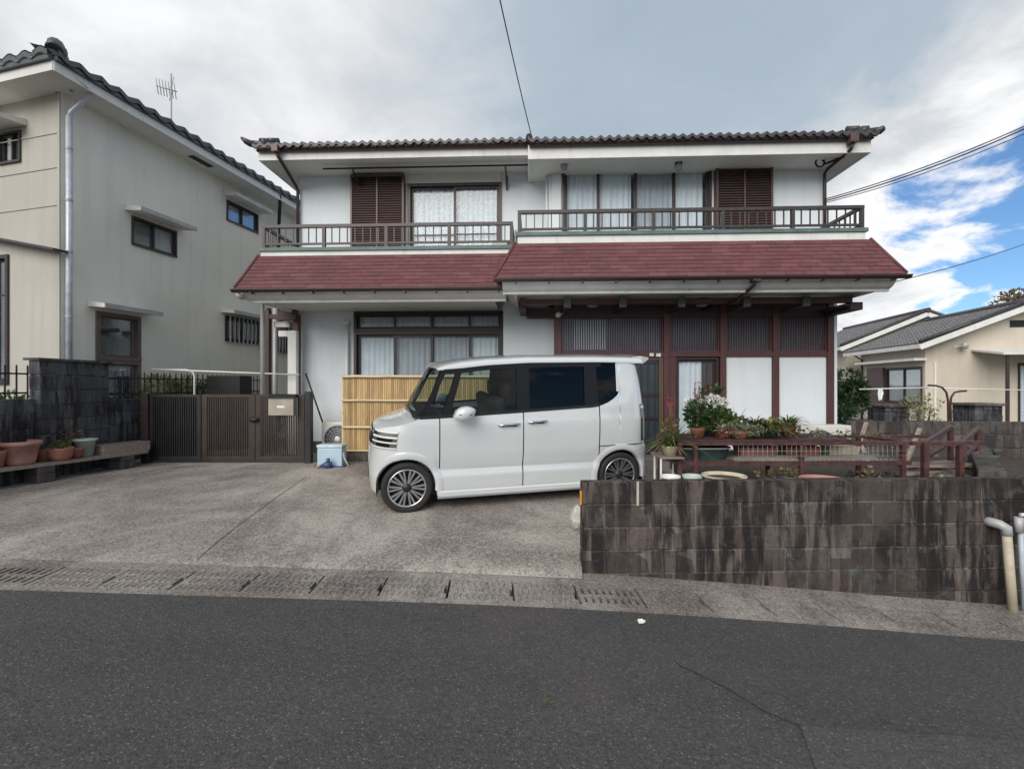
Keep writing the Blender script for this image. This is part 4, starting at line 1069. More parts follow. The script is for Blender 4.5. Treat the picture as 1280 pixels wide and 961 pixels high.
# --- glasshouse
def sidepoly(m, pts, s, o_, nx=1):
    """flat-ish polygon on the leaning side, given as (x,z); thickness 4 mm"""
    for th in (0, -.004): m.quad(*[(x, s * (hw(z) + o_ + th), z) for x, z in pts])
    return m
def strip(m, bot, top, s, o_, n=5):
    m.grid([[(b[0] + (t[0] - b[0]) * k / n, s * (hw(b[1] + (t[1] - b[1]) * k / n) + o_), b[1] + (t[1] - b[1]) * k / n) for k in range(n + 1)] for b, t in zip(bot, top)])
    return m
for s in NS:
    gb = MT['gloss_black']
    def pillar(xa, xb, xta, xtb, z0f=None):
        m = MB(); strip(m, [(xa, belt(xa)), (xb, belt(xb))], [(xta, roofz(xta)), (xtb, roofz(xtb))], s, -.002); strip(m, [(xa, belt(xa)), (xb, belt(xb))], [(xta, roofz(xta)), (xtb, roofz(xtb))], s, -.05)
        return m.build('pillar', gb, car)
    pillar(.13, .185, .385, .44); pillar(.37, .46, .545, .61); pillar(1.225, 1.385, 1.235, 1.385); pillar(2.07, 2.255, 2.08, 2.235)
    # beltline and header trims
    m = MB(); xs_ = np.linspace(.14, 2.26, 24); m.grid([[(x, s * (hw(belt(x)) + .004), belt(x) - .006), (x, s * (hw(belt(x) + .03) + .004), belt(x) + .026), (x, s * (hw(belt(x) + .03) - .02), belt(x) + .026)] for x in xs_], False); m.build('belt_trim', MT['black_plastic'], car)
    m = MB(); xs_ = np.linspace(.40, 2.30, 24); m.grid([[(x, s * (hw(roofz(x)) + .001), roofz(x) + .006), (x, s * (hw(roofz(x) - .045) + .001), roofz(x) - .045), (x, s * (hw(roofz(x) - .045) - .02), roofz(x) - .045)] for x in xs_], False); m.build('header_trim', gb, car)
    def pane(xa, xb, xta, xtb, mat, nm='side_window'):
        n = 6; bot = [(xa + (xb - xa) * k / n, belt(xa + (xb - xa) * k / n) + .01) for k in range(n + 1)]; top = [(xta + (xtb - xta) * k / n, roofz(xta + (xtb - xta) * k / n) - .01) for k in range(n + 1)]
        m = MB(); strip(m, bot, top, s, -.012); return m.build(nm, mat, car)
    pane(.18, .38, .435, .555, MT['car_glass'], 'quarter_light'); pane(.455, 1.23, .60, 1.24, MT['car_glass']); pane(1.38, 2.075, 1.38, 2.085, MT['privacy'])
    m = MB(); q = [x for x in np.linspace(2.25, 2.534, 12)]; strip(m, [(x, belt(x) + .004) for x in q], [(2.232 + (2.505 - 2.232) * (x - 2.25) / .284, roofz(x) - .004) for x in q], s, -.010); m.build('rear_quarter_window', MT['privacy'], car)
    # narrow white wedge between quarter glass and roof pillar
    m = MB(); strip(m, [(2.500, 1.30), (2.5352, 1.30)], [(2.50, 1.645), (2.5352, 1.645)], s, -.003); m.build('pillar_edge', P_, car)
# windscreen
m = MB(); P = []
for f in np.linspace(-1, 1, 15):
    b = Vector((.155 - .13 * (1 - f * f), f * .688, 1.035 + .02 * (1 - f * f))); t = Vector((.40 - .075 * (1 - f * f), f * (hw(1.56) - .012), 1.548 + .02 * (1 - f * f)))
    P.append([tuple(b.lerp(t, k / 8) + Vector((-.015 * math.sin(math.pi * k / 8), 0, 0))) for k in range(9)])
m.grid(P); m.build('windscreen', MT['car_glass'], car)
m = MB(); m.grid([[(2.955 - .19 * (z - 1.05) / .6 + .004, y, z) for z in (1.05, 1.3, 1.6)] for y in np.linspace(-.56, .56, 5)]); m.build('rear_window', MT['privacy'], car)
# --- mirrors
for s in NS:
    m = MB(); c = (.60, s * (HW + .10), 1.09); P = []
    for i in range(11):
        t = i / 10; x = c[0] - .105 + .21 * t; k = (math.sin(math.pi * (t * .86 + .07))) ** .45
        P.append([(x + .02 * math.sin(a), c[1] + .10 * k * math.copysign(abs(math.cos(a)) ** .7, math.cos(a)), c[2] + .078 * k * math.copysign(abs(math.sin(a)) ** .7, math.sin(a))) for a in np.linspace(0, 2 * math.pi, 19)[:-1]])
    m.grid(P, True, True); m.quad(*P[0]); m.quad(*P[-1]); o = m.build('mirror', P_, car)
    m = MB(); m.beam((.58, s * (HW - .03), 1.035), (.60, s * (HW + .06), 1.045), .07, .04); m.build('mirror_foot', MT['black_plastic'], o)
    MB().tube([(.53, s * (HW + .185), 1.088), (.66, s * (HW + .188), 1.085)], .007, 6).build('mirror_lamp', MT['lens'], o)
# --- lamps, grille
def nosepatch(t0, t1, z0, z1, s, o_, n=14):
    m = MB(); m.grid([nosecol(('t', t), s, 6, o_, z0, z1) for t in np.linspace(t0, t1, n)]); return m
for s in NS:
    h = nosepatch(.24, .72, .695, .888, s, .006).build('headlight', MT['lens'], car)
    for z0, z1 in ((.868, .890), (.812, .832), (.758, .774), (.700, .714)): nosepatch(.235, .72, z0, z1, s, .011).build('lamp_bar', MT['white_plastic'], h)
    nosepatch(.30, .60, .775, .812, s, .008).build('lamp_reflector', MT['gloss_black'], h); nosepatch(.34, .60, .715, .758, s, .008).build('lamp_reflector', MT['gloss_black'], h)
    m = MB(); m.grid([rearcol(('t', t), s, .012, .69, 1.14, 8) for t in np.linspace(.24, .46, 10)]); o = m.build('tail_light', MT['red_lens'], car)
    m = MB(); m.grid([rearcol(('t', t), s, .016, 1.09, 1.12, 2) for t in np.linspace(.24, .46, 10)]); m.build('lamp_bar', MT['chrome'], o)
m = MB()
for s in NS: m.grid([nosecol(('t', t), s, 6, .005, .72, .875) for t in np.linspace(.72, 1, 10)])
g = m.build('grille', MT['gloss_black'], car); m = MB()
for s in NS: m.grid([nosecol(('t', t), s, 2, .012, .84, .872) for t in np.linspace(.64, 1, 10)])
m.build('grille_bar', MT['chrome'], g)
m = MB()
for s in NS: m.grid([nosecol(('t', t), s, 3, .004, .24, .40) for t in np.linspace(.9, 1, 10)])
m.build('lower_intake', MT['black_plastic'], car)
# --- inside and under
m = MB(); m.box(-.25, 2.88, -.60, .60, .15, .30).box(.33, 2.30, -.695, -.66, .20, .99).box(.33, 2.30, .66, .695, .20, .99).box(.20, 2.8, -.66, .66, .29, .42)
m.build('floor_pan', MT['black_plastic'], car)
m = MB(); m.box(.12, .48, -.66, .66, .42, 1.01); o = m.build('dashboard', MT['seat_fabric'], car, .03)
m = MB(); m.tube([(.58 + .04 * math.sin(t), .34 + .18 * math.cos(t), 1.03 + .17 * math.sin(t)) for t in np.linspace(0, 2 * math.pi, 25)], .014, 6).beam((.48, .34, .96), (.58, .34, 1.03), .05, .05); m.build('steering_wheel', MT['black_plastic'], car)
for (x, yy) in ((1.02, .34), (1.02, -.34), (2.0, .34), (2.0, -.34)):
    m = MB(); m.box(x - .45, x + .05, yy - .26, yy + .26, .42, .66); o = m.build('seat', MT['seat_fabric'], car, .05)
    m = MB(); m.obox((x + .10, yy, .92), (.06, 0, .015), (0, .25, 0), (-.06, 0, .30)); m.build('backrest', MT['seat_fabric'], o, .05)
    m = MB(); m.obox((x + .17, yy, 1.30), (.045, 0, 0), (0, .13, 0), (0, 0, .085)); m.build('headrest', MT['seat_fabric'], o, .03)
m = MB(); m.box(2.62, 2.66, -.6, .6, .42, 1.5); m.build('tailgate_lining', MT['seat_fabric'], car)
m = MB(); m.box(.75, 2.7, -.56, .56, 1.615, 1.63); m.build('headliner', MT['seat_fabric'], car)
# --- wheels
RT = .276
ty = MB(); ty.lathe([(.205, -.07), (.222, -.078), (.25, -.082), (.266, -.076), (RT, -.055), (RT, .055), (.266, .076), (.25, .082), (.205, .07)], n=48, axis='y'); tyre = ty.mesh('tyre'); tyre.materials.append(MT['tyre'])
m = MB(); m.lathe([(.208, -.076), (.200, -.070), (.192, -.03), (.188, .06)], n=48, axis='y'); m.lathe([(.19, .0), (0, .0)], n=32, axis='y'); drum = m.mesh('rim_barrel'); drum.materials.append(MT['alloy_dark'])
m = MB(); m.lathe([(.208, -.077), (.206, -.081), (.196, -.081), (.190, -.072), (.188, -.06)], n=48, axis='y')
for k in range(20):
    a0 = 2 * math.pi * (k // 2) / 10 + (.085 if k % 2 else -.085); a1 = 2 * math.pi * (k // 2) / 10 + (.125 if k % 2 else -.125)
    p = Vector((.05 * math.cos(a0), -.058, .05 * math.sin(a0))); q = Vector((.192 * math.cos(a1), -.072, .192 * math.sin(a1)))
    d = (q - p); u = Vector((-d.z, 0, d.x)).normalized()
    V = []
    for (c, w) in ((p, .008), (q, .011)):
        for sy in (0, .018):
            V += [c + u * w * (1 + sy * 10) + Vector((0, sy, 0)), c - u * w * (1 + sy * 10) + Vector((0, sy, 0))]
    m.add(V, [(0, 1, 5, 4), (0, 4, 6, 2), (1, 3, 7, 5)])
rim = m.mesh('rim'); rim.materials.append(MT['alloy'])
m = MB(); m.lathe([(0, -.068), (.028, -.067), (.034, -.060), (.055, -.055), (.06, -.03)], n=24, axis='y'); hubm = m.mesh('hub_cap'); hubm.materials.append(MT['alloy_dark'])
for x in (0, WB):
    for s in NS:
        wl_ = link('wheel', drum, car, loc=(x, s * (HW - .095), HUB), rot=(0, 0, 0 if s < 0 else math.pi))
        for nm, me in (('tyre', tyre), ('rim', rim), ('hub_cap', hubm)): link(nm, me, wl_)
# ================================================================== HOUSE ON THE LEFT
LC = atz(76, 480, 7.4); LC = Vector((LC.x, LC.y, 0))
dS = cam2w(math.sin(R(10.6)), math.cos(R(10.6))).normalized(); nS = Vector((-dS.y, dS.x, 0))      # side wall runs back; inward normal to the left
dF = cam2w(-math.cos(R(15)), math.sin(R(15))).normalized(); nF = Vector((-dF.y * -1, dF.x * -1, 0)) if False else Vector((dF.y, -dF.x, 0))
if nF.y < 0: nF = -nF
xs_side = lambda s, d, z: LC + dS * s + nS * d + Vector((0, 0, z))
xs_front = lambda s, d, z: LC + dF * s + nF * d + Vector((0, 0, z))
def on_plane(px, py, d, n):
    r = ray(px, py); t = (LC - CAM).dot(n) / r.dot(n); p = CAM + r * t; return (p - LC).dot(d), p.z
def sidept(px, py): return on_plane(px, py, dS, nS)
def frontpt(px, py): return on_plane(px, py, dF, nF)
lhouse = thing('stucco_house', 'grey stucco two storey house with dark tiled eaves beside the brown gate', 'house', LC)
ZS = 6.05
def win_rect(f, a, b):
    s0, z1 = f(*a); s1, z0 = f(*b); return (min(s0, s1), max(s0, s1), min(z0, z1), max(z0, z1))
W1 = win_rect(sidept, (164, 269), (220, 322)); W2 = win_rect(sidept, (283, 249), (322, 292)); W3 = win_rect(sidept, (119, 388), (175, 520)); W4 = win_rect(sidept, (281, 394), (327, 431)); W5 = win_rect(sidept, (343, 403), (376, 443))
F1 = win_rect(frontpt, (0, 168), (27, 202)); F2 = win_rect(frontpt, (-30, 322), (12, 480))
SL, FL = 10.5, 5.5
m = MB(xs_side); wallsheet(m, SL, -.1, ZS, [W1, W2, W3, W4, W5], .12); m.build('wall', MT['left_wall'], lhouse, label='grey stucco side wall')
m = MB(xs_front); wallsheet(m, FL, -.1, ZS, [F1, F2], .12); m.build('wall', MT['siding'], lhouse, label='cream front wall with panel joints')
q0, q1, q2, q3 = LC, LC + dS * SL, LC + dS * SL + dF * FL, LC + dF * FL
m = MB(); up = Vector((0, 0, ZS))
m.quad(q1, q2, q2 + up, q1 + up).quad(q2, q3, q3 + up, q2 + up).quad(q0 + Vector((0, 0, 3)), q1 + Vector((0, 0, 3)), q2 + Vector((0, 0, 3)), q3 + Vector((0, 0, 3))); m.build('rear_walls', MT['left_wall'], lhouse)
# siding joints on the front as thin battens
for k, py in enumerate((166, 209, 256)):
    s, z = frontpt(70, py); MB(xs_front).box(.03, FL, -.012, -.002, z - .008, z + .008).build('joint_bead', MT['siding'], lhouse)
MB(xs_front).box(0.0, .05, -.02, -.003, -.1, ZS).build('corner_bead', MT['siding'], lhouse)
# ledge between the storeys
sA, zA = frontpt(76, 316)
sZ, zZ = frontpt(0, 300)
m = MB(); m.beam(xs_front(-.16, -.10, zA), xs_front(sZ * 1.6, -.10, zA + (zZ - zA) * 1.6), .2, .035); m.build('storey_ledge', MT['rail'], lhouse)
dkf = MT['rail']
window(lhouse, off(0, xs_side), *W1, 2, MT['rail'], .03, .03, .03, (), [(.5, 1, MT['grey_curtain'])], label='small upper window with grey frame')
window(lhouse, off(0, xs_side), *W2, 2, MT['rail'], .03, .03, .03, (), [(0, 1, MT['grey_curtain'])])
w3s, w3e, w3b, w3t = W3; zm = sidept(145, 450)[1]
window(lhouse, off(0, xs_side), w3s, w3e, zm, w3t, 1, M('grey_brown_frame', (.15, .12, .105), .5, .2), .06, .03, .03, (), [(0, 1, M('insect_screen', (.05, .055, .058), .9))])
window(lhouse, off(0, xs_side), w3s, w3e, w3b, zm - .004, 1, M('grey_brown_frame', (.15, .12, .105), .5, .2), .06, .03, .03, (), [(0, 1, MT['navy'])])
for W in (W4, W5):
    w = window(lhouse, off(0, xs_side), *W, 2, MT['bronze'], .05, .035, .03, (), None)
    n = 9
    for k in range(n): x = W[0] + .06 + (W[1] - W[0] - .12) * k / (n - 1); MB(xs_side).box(x - .012, x + .012, -.10, -.08, W[2] - .04, W[3] + .02).build('window_bar', MT['grey_pipe'], w)
    m = MB(xs_side)
    for z in (W[2], W[3] - .03): m.box(W[0], W[1], -.079, -.05, z, z + .03)
    m.build('bar_rail', MT['iron'], w)
window(lhouse, off(0, xs_front), *F1, 2, MT['rail'], .03, .03, .03, (), [(.5, 1, MT['grey_curtain'])])
window(lhouse, off(0, xs_front), *F2, 2, MT['bronze'], .06, .035, .03)
def awning(xf, W, drop=.0, name='awning'):
    m = MB(xf); a, b = W[0] - .12, W[1] + .12; z = W[3] + .06
    m.add([(a, -.003, z + .10), (b, -.003, z + .10), (b, -.34, z + .03), (a, -.34, z + .03), (a, -.003, z), (b, -.003, z), (b, -.34, z - .03), (a, -.34, z - .03)], [(0, 1, 2, 3), (3, 2, 6, 7), (4, 5, 6, 7), (0, 3, 7, 4), (1, 2, 6, 5)])
    o = m.build(name, MT['soffit'], lhouse)
    MB(xf).box(a - .01, b + .01, -.36, -.342, z - .035, z + .04).build('awning_edge', MT['grey_pipe'], o)
for W in (W1, W2, W3, W4, W5): awning(xs_side, W)
awning(xs_front, F1)
# eaves: soffit, fascia, tiles; overhang .5 m at the side, .8 m at the front
OVS, OVF, EZ = .50, .42, ZS
cor = LC - nS * OVS - nF * OVF
# corner where the offset lines cross
def cross2(p, d, q, e):
    t = ((q.x - p.x) * e.y - (q.y - p.y) * e.x) / (d.x * e.y - d.y * e.x); return p + d * t
cS = cross2(LC - nS * OVS, dS, LC - nF * OVF, dF); sB = LC - nS * OVS + dS * (SL + .5); fB = LC - nF * OVF + dF * (FL + .5); bB = sB + dF * (FL + 1)
v = lambda p, z: Vector((p.x, p.y, z))
m = MB(); m.quad(v(cS, EZ), v(sB, EZ), v(bB, EZ), v(fB, EZ)); m.build('soffit', MT['soffit'], lhouse)
m = MB(); m.beam(v(cS, EZ + .05), v(sB, EZ + .05), .03, .14).beam(v(cS, EZ + .052), v(fB, EZ + .052), .03, .138); m.build('fascia', MT['soffit'], lhouse)
m = MB(); m.beam(v(cS, EZ + .15) - nS * .03, v(sB, EZ + .15) - nS * .03, .07, .06).beam(v(cS, EZ + .151) - nF * .03, v(fB, EZ + .151) - nF * .03, .07, .06); m.build('roof_gutter', MT['tile_green'], lhouse)
apex = (cS + sB + fB + bB) / 4; d = 2.6; PT = math.tan(R(21))
rS, rF = cS + (dS + dF) * 3.0, None
zt = EZ + .2 + 3.0 * PT
m = MB(); r1, r2 = v(cS + (dS + dF) * 3.0, zt), v(sB + (dF - dS) * 3.0, zt)
m.quad(v(cS, EZ + .2), v(sB, EZ + .2), r2, r1).quad(v(cS, EZ + .2), v(fB, EZ + .2), r1 + dF * 1.5, r1).quad(v(sB, EZ + .2), v(bB, EZ + .2), r2).quad(v(fB, EZ + .2), v(bB, EZ + .2), r2, r1)
m.build('roof_deck', MT['tile_green'], lhouse)
def eave_row(a, b, nin, n, parent, mat, pit, size=.3, L=.45, amp=.055):
    a, b = Vector(a), Vector(b); e = (b - a); Ln = e.length; e.normalize(); w = Ln / n; m = MB(); k = 10; rows = []
    for (yy, zz) in ((-.08, -.075), (-.08, 0), (L, L * pit)):
        rows.append([((i / k - .5) * w * .98, yy, zz + amp * (.5 + .5 * math.cos(2 * math.pi * i / k)) ** 1.3) for i in range(k + 1)])
    m.grid(rows[:2], False); m.grid(rows[1:], True); m.grid([[(p[0], p[1], p[2] - .02) for p in rows[0]], [(p[0], p[1] + .07, p[2] + .03) for p in rows[0]]], False)
    me = m.mesh('eave_tile'); me.materials.append(mat)
    rot = Matrix((e, nin, e.cross(nin))).transposed(); 
    if rot.determinant() < 0: rot = Matrix((-e, nin, (-e).cross(nin))).transposed()
    for i in range(n):
        p = a + e * (w * (i + .5)); link('eave_tile', me, parent, loc=(p.x, p.y, p.z + random.uniform(-.008, .008)), rot=rot.to_euler())
n = int((sB - cS).length / .30); eave_row(v(cS, EZ + .215), v(sB, EZ + .215), nS, n, lhouse, MT['tile_green'], PT)
n = int((fB - cS).length / .30); eave_row(v(cS, EZ + .215), v(fB, EZ + .215), nF, n, lhouse, MT['tile_green'], PT)
a = v(cS, EZ + .27) + (dS + dF) * .02; b = r1 + Vector((0, 0, .06)); u = (b - a).normalized()
m = MB(); m.tube([a, b], .075, 8); hr = m.build('hip_ridge', MT['tile_green'], lhouse)
m = MB(); m.ellipsoid(a + u * .12 + Vector((0, 0, .05)), (.13, .13, .12)); m.tube([a + u * .0 + Vector((0, 0, .02)), a + u * .10 + Vector((0, 0, .13))], .10, 10); m.tube([a + u * .2 + Vector((0, 0, .10)), a + u * .5 + Vector((0, 0, .07))], .075, 8); m.build('ridge_end_tile', MT['tile_green'], hr)
# vents in the soffit
sv, _ = sidept(238, 180)
MB(xs_side).box(sv - .25, sv + .25, -.32, -.18, ZS - .012, ZS - .003).build('soffit_vent', MT['iron'], lhouse)
# downpipe at the corner
g0 = xs_side(.10, -OVS + .02, EZ + .12); m = MB(); m.tube([g0, xs_side(.12, -OVS + .05, EZ + .02), xs_side(.06, -.11, EZ - .28), xs_side(.05, -.09, EZ - .4)], .035, 8).tube([xs_side(.05, -.09, EZ - .35), xs_side(.05, -.09, 1.0)], .042, 10)
m.build('downpipe', MT['silver'], lhouse)
for z in (5.2, 4.4, 3.6, 2.6): MB().lathe([(.048, -.02), (.048, .02)], xs_side(.05, -.09, z), 12).build('pipe_clip', MT['grey_pipe'], lhouse)
s2, z2 = sidept(344, 275)
MB().tube([xs_side(s2 - .5, -OVS, EZ + .1), xs_side(s2 - .45, -OVS + .03, EZ - .05), xs_side(s2, -.1, EZ - .55), xs_side(s2, -.1, 3.0)], .04, 8).build('downpipe', MT['iron'], lhouse)
# aerial on the roof
p = v(LC + dS * 5.2 + dF * .9, 0); pz = at(214, 150, p.y)
p = CAM + ray(214, 150) * 11.0; base = EZ + .3
an = thing('tv_aerial', 'thin television aerial standing on the roof of the stucco house', 'aerial', (p.x, p.y, base + .2))
MB().tube([(p.x, p.y, base), (p.x, p.y, CAMH + (480 - 92) / FPX * 11.0)], .018, 6).build('mast', MT['grey_pipe'], an)
m = MB(); zz = CAMH + (480 - 112) / FPX * 11; m.tube([(p.x - .28, p.y - .1, zz + .04), (p.x + .1, p.y + .05, zz - .02)], .012, 6)
for k in range(7): q = Vector((p.x - .26 + .055 * k, p.y - .09 + .02 * k, zz + .035 - .008 * k)); m.tube([q + Vector((-.05, .1, -.13)), q + Vector((.05, -.1, .13))], .008, 5)
m.tube([(p.x - .04, p.y, zz - .25), (p.x + .06, p.y, zz + .3)], .008, 5); m.build('elements', MT['grey_pipe'], an)

# ================================================================== BUNGALOWS ON THE RIGHT
def bungalow(name, label, x0c, z0c, W, D, zeave, zridge, zg, wallmat, angdeg, left_holes=(), front_holes=(), nu=26, nv=16):
    o = cam2w(x0c, z0c); u = cam2w(math.cos(R(angdeg)), -math.sin(R(angdeg))); w = cam2w(math.sin(R(angdeg)), math.cos(R(angdeg)))
    xf = lambda x, y, z: o + u * x + w * y + Vector((0, 0, z)); xl = lambda s, d, z: xf(d, s, z)
    t = thing(name, label, 'house', (o.x, o.y, zg))
    m = MB(xl); wallsheet(m, D, zg, zeave, left_holes, .12); m.build('wall', wallmat, t)
    m = MB(xf); wallsheet(m, W, zg, zeave, front_holes, .12); m.quad((0, 0, zeave), (W, 0, zeave), (W / 2, 0, zridge - .12)); m.build('gable_wall', wallmat, t)
    m = MB(xf); m.quad((W, 0, zg), (W, D, zg), (W, D, zeave), (W, 0, zeave)).quad((0, D, zg), (W, D, zg), (W, D, zeave), (0, D, zeave)); m.quad((0, D, zeave), (W, D, zeave), (W / 2, D, zridge - .12)); m.build('rear_walls', wallmat, t)
    ov, of = .5, .55; sl = (zridge - zeave) / (W / 2); ze = zeave - ov * sl + .10
    for sg in (0, 1):
        m = MB(); a = xf(-ov if not sg else W + ov, -of, ze); U = w * (D + 2 * of); V = (xf(W / 2, -of, zridge + .10) - a)
        tile_field(m, a, U, V, nu, nv, .03, 1, .03); r = m.build('roof_tiles', MT['tile_grey'], t); r['kind'] = 'stuff'
        b = xf(-ov if not sg else W + ov, -of, ze); c = xf(W / 2, -of, zridge + .10); m = MB(); dn = Vector((0, 0, -.03))
        m.quad(b + dn, b + U + dn, c + U + dn, c + dn); m.build('roof_deck', MT['soffit'], t)
        m = MB(); m.beam(b + Vector((0, 0, -.14)) - w * .02, c + Vector((0, 0, -.14)) - w * .02, .035, .20); m.build('bargeboard', MT['fascia'], t); m = MB(); m.beam(b + U + Vector((0, 0, -.14)), c + U + Vector((0, 0, -.14)), .035, .20); m.build('bargeboard', MT['fascia'], t)
        m = MB(); m.beam(b + Vector((0, 0, -.10)), b + U + Vector((0, 0, -.10)), .03, .16); m.build('eave_fascia', MT['fascia'], t)
        m = MB(); m.tube([b + Vector((0, 0, .06)) - w * .02, c + Vector((0, 0, .06)) - w * .02], .075, 8); m.build('verge_tile', MT['tile'], t)
    m = MB(); m.tube([xf(W / 2, -of - .1, zridge + .16), xf(W / 2, D + of, zridge + .16)], .11, 8); m.build('ridge_tile', MT['tile'], t)
    MB(xf).box(W / 2 - .3, W / 2 + .3, -.03, -.003, zridge - .75, zridge - .5).build('gable_vent', MT['iron'], t)
    return t, xf, xl
Z0 = -.5
b1, xf1, xl1 = bungalow('cream_bungalow', 'cream single storey house with grey tiled gable roof and a curtained side window', 15.75, 18.3, 6.1, 4.6, 3.18, 4.42, Z0, MT['cream_wall'], 10.6,
                        left_holes=[(.15, 2.55, .75, 2.25), (2.62, 3.9, .75, 2.25)], front_holes=[(3.0, 5.6, -.1, 2.35)])
window(b1, xl1, .15, 2.55, .75, 2.25, 2, MT['bronze'], .06, .05, .04, (), [(0, 1, MT['curtain'])])
MB(xl1).box(2.62, 3.9, -.10, .08, .72, 2.28).build('shutter_box', MT['shutter'], b1)
m = MB(xl1); m.box(-.1, 4.3, -.42, -.003, 2.46, 2.56); m.build('awning', MT['fascia'], b1)
window(b1, xf1, 3.0, 5.6, -.1, 2.35, 2, MT['bronze'], .06, .05, .04, (), [(0, 1, MT['lace'])])
MB(xf1).box(5.62, 6.05, -.04, -.003, -.1, 2.35).build('door_shutter', MT['shutter'], b1)
# porch roof on posts
m = MB(xf1); m.add([(1.5, -.003, 2.86), (6.6, -.003, 2.86), (6.6, -1.5, 2.66), (1.5, -1.5, 2.66), (1.5, -.003, 2.80), (6.6, -.003, 2.80), (6.6, -1.5, 2.58), (1.5, -1.5, 2.58)], [(0, 1, 2, 3), (4, 5, 6, 7), (3, 2, 6, 7), (0, 3, 7, 4), (1, 2, 6, 5)]); m.build('porch_roof', MT['fascia'], b1)
for x in (1.7, 6.4): MB(xf1).box(x - .04, x + .04, -1.42, -1.34, Z0, 2.58).build('porch_post', MT['dark_wood'], b1)
MB().tube([xl1(4.4, -.5, 3.0), xl1(4.4, -.06, 2.7), xl1(4.4, -.06, Z0)], .04).build('downpipe', MT['pipe_brown'], b1)
MB(xf1).box(.28, .34, -.06, -.003, .0, 2.4).build('wall_conduit', MT['white_plastic'], b1)
m = MB(); q = xf1(1.15, -.25, 3.0); m.tube([q, q + Vector((-.5, -.1, -.08))], .03).ellipsoid(q, (.12, .12, .14)); m.build('gable_lamp', MT['grey_pipe'], b1)
MB(xl1).box(0, 4.6, -.02, -.002, Z0, -.02).build('foundation', MT['gutter'], b1)
MB(xf1).box(0, 6.1, -.02, -.002, Z0, -.02).build('foundation', MT['gutter'], b1)
b2, xf2, xl2 = bungalow('rear_bungalow', 'second cream house with tiled gable standing behind the curtained bungalow', 16.9, 24.3, 6.6, 7.0, 3.55, 4.98, Z0, MT['cream_wall'], 10.6, nu=30)
# ================================================================== GATE, FENCES, PROPS AT THE LEFT
GL, GR = atz(180, 578, 7.75), atz(390, 577, 7.75)
def gpos(px): 
    # on the gate line
    t0 = Vector((GL.x, GL.y, 0)); d0 = Vector((GR.x - GL.x, GR.y - GL.y, 0)); r = ray(px, 480); n = Vector((-d0.y, d0.x, 0)); k = (t0 - Vector((0, 0, 0))).dot(n) / r.dot(n); p = r * k
    return (p - t0).dot(d0.normalized())
gdir = Vector((GR.x - GL.x, GR.y - GL.y, 0)).normalized(); gn = Vector((-gdir.y, gdir.x, 0)); G0 = Vector((GL.x, GL.y, 0))
xg = lambda s, d, z: G0 + gdir * s + gn * d + Vector((0, 0, z))
zg0, zg1 = .26, wz(280, 490, 7.7)
gate = thing('brown_gate', 'brown aluminium slatted gate closing the passage between the two houses', 'gate', (GL.x + 1.3, GL.y, zg0))
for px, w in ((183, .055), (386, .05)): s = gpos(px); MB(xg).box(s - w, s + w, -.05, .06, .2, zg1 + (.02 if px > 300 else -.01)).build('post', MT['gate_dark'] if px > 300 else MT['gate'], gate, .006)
def gate_leaf(pa, pb, frame, fm, sm):
    a, b = gpos(pa), gpos(pb); m = MB(xg); z0, z1 = zg0 + .06, zg1 - .03
    m.box(a, a + frame, -.02, .02, z0, z1).box(b - frame, b, -.02, .02, z0, z1).box(a + frame, b - frame, -.02, .02, z1 - .05, z1).box(a + frame, b - frame, -.02, .02, z0, z0 + .07)
    o = m.build('gate_leaf', fm, gate, .004); n = int((b - a - 2 * frame) / .036)
    me = MB().box(-.009, .009, -.012, .012, 0, z1 - z0 - .12).mesh('slat'); me.materials.append(sm); rz = math.atan2(gdir.y, gdir.x)
    for k in range(n):
        p = xg(a + frame + (b - a - 2 * frame) * (k + .5) / n, 0, z0 + .07); link('slat', me, o, loc=p, rot=(0, 0, rz))
    return o
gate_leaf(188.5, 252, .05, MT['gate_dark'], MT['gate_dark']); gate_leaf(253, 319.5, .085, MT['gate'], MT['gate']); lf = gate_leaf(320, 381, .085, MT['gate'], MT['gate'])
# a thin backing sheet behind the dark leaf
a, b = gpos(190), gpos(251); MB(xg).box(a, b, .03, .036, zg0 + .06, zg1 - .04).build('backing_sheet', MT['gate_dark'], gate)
s = gpos(317.5); z = wz(318, 523, 7.7); m = MB(xg); m.ellipsoid((s + .02, -.05, z), (.075, .03, .035)); m.box(s - .05, s + .1, -.028, -.0205, z - .05, z + .05); m.build('latch', MT['iron'], lf)
# mailbox on the gate
a, b = gpos(341), gpos(372); zt_, zb_ = wz(356, 493, 7.6), wz(356, 518, 7.6)
mb = thing('letter_box', 'beige metal letter box hung on the brown gate', 'letter box', tuple(xg((a + b) / 2, -.1, zb_)))
MB(xg).box(a, b, -.15, -.022, zb_, zt_ - .03).build('body', MT['beige_box'], mb, .008)
m = MB(xg); m.add([(a - .012, -.17, zt_ - .05), (b + .012, -.17, zt_ - .05), (b + .012, -.02, zt_), (a - .012, -.02, zt_), (a - .012, -.17, zt_ - .035), (b + .012, -.17, zt_ - .035), (b + .012, -.02, zt_ + .015), (a - .012, -.02, zt_ + .015)], [(0, 1, 2, 3), (4, 5, 6, 7), (0, 1, 5, 4), (1, 2, 6, 5), (2, 3, 7, 6), (3, 0, 4, 7)]); m.build('lid', MT['gate_dark'], mb)
MB(xg).box((a + b) / 2 - .06, (a + b) / 2 + .06, -.1545, -.1505, zb_ + .12, zb_ + .155).build('name_plate', MT['white_plastic'], mb)
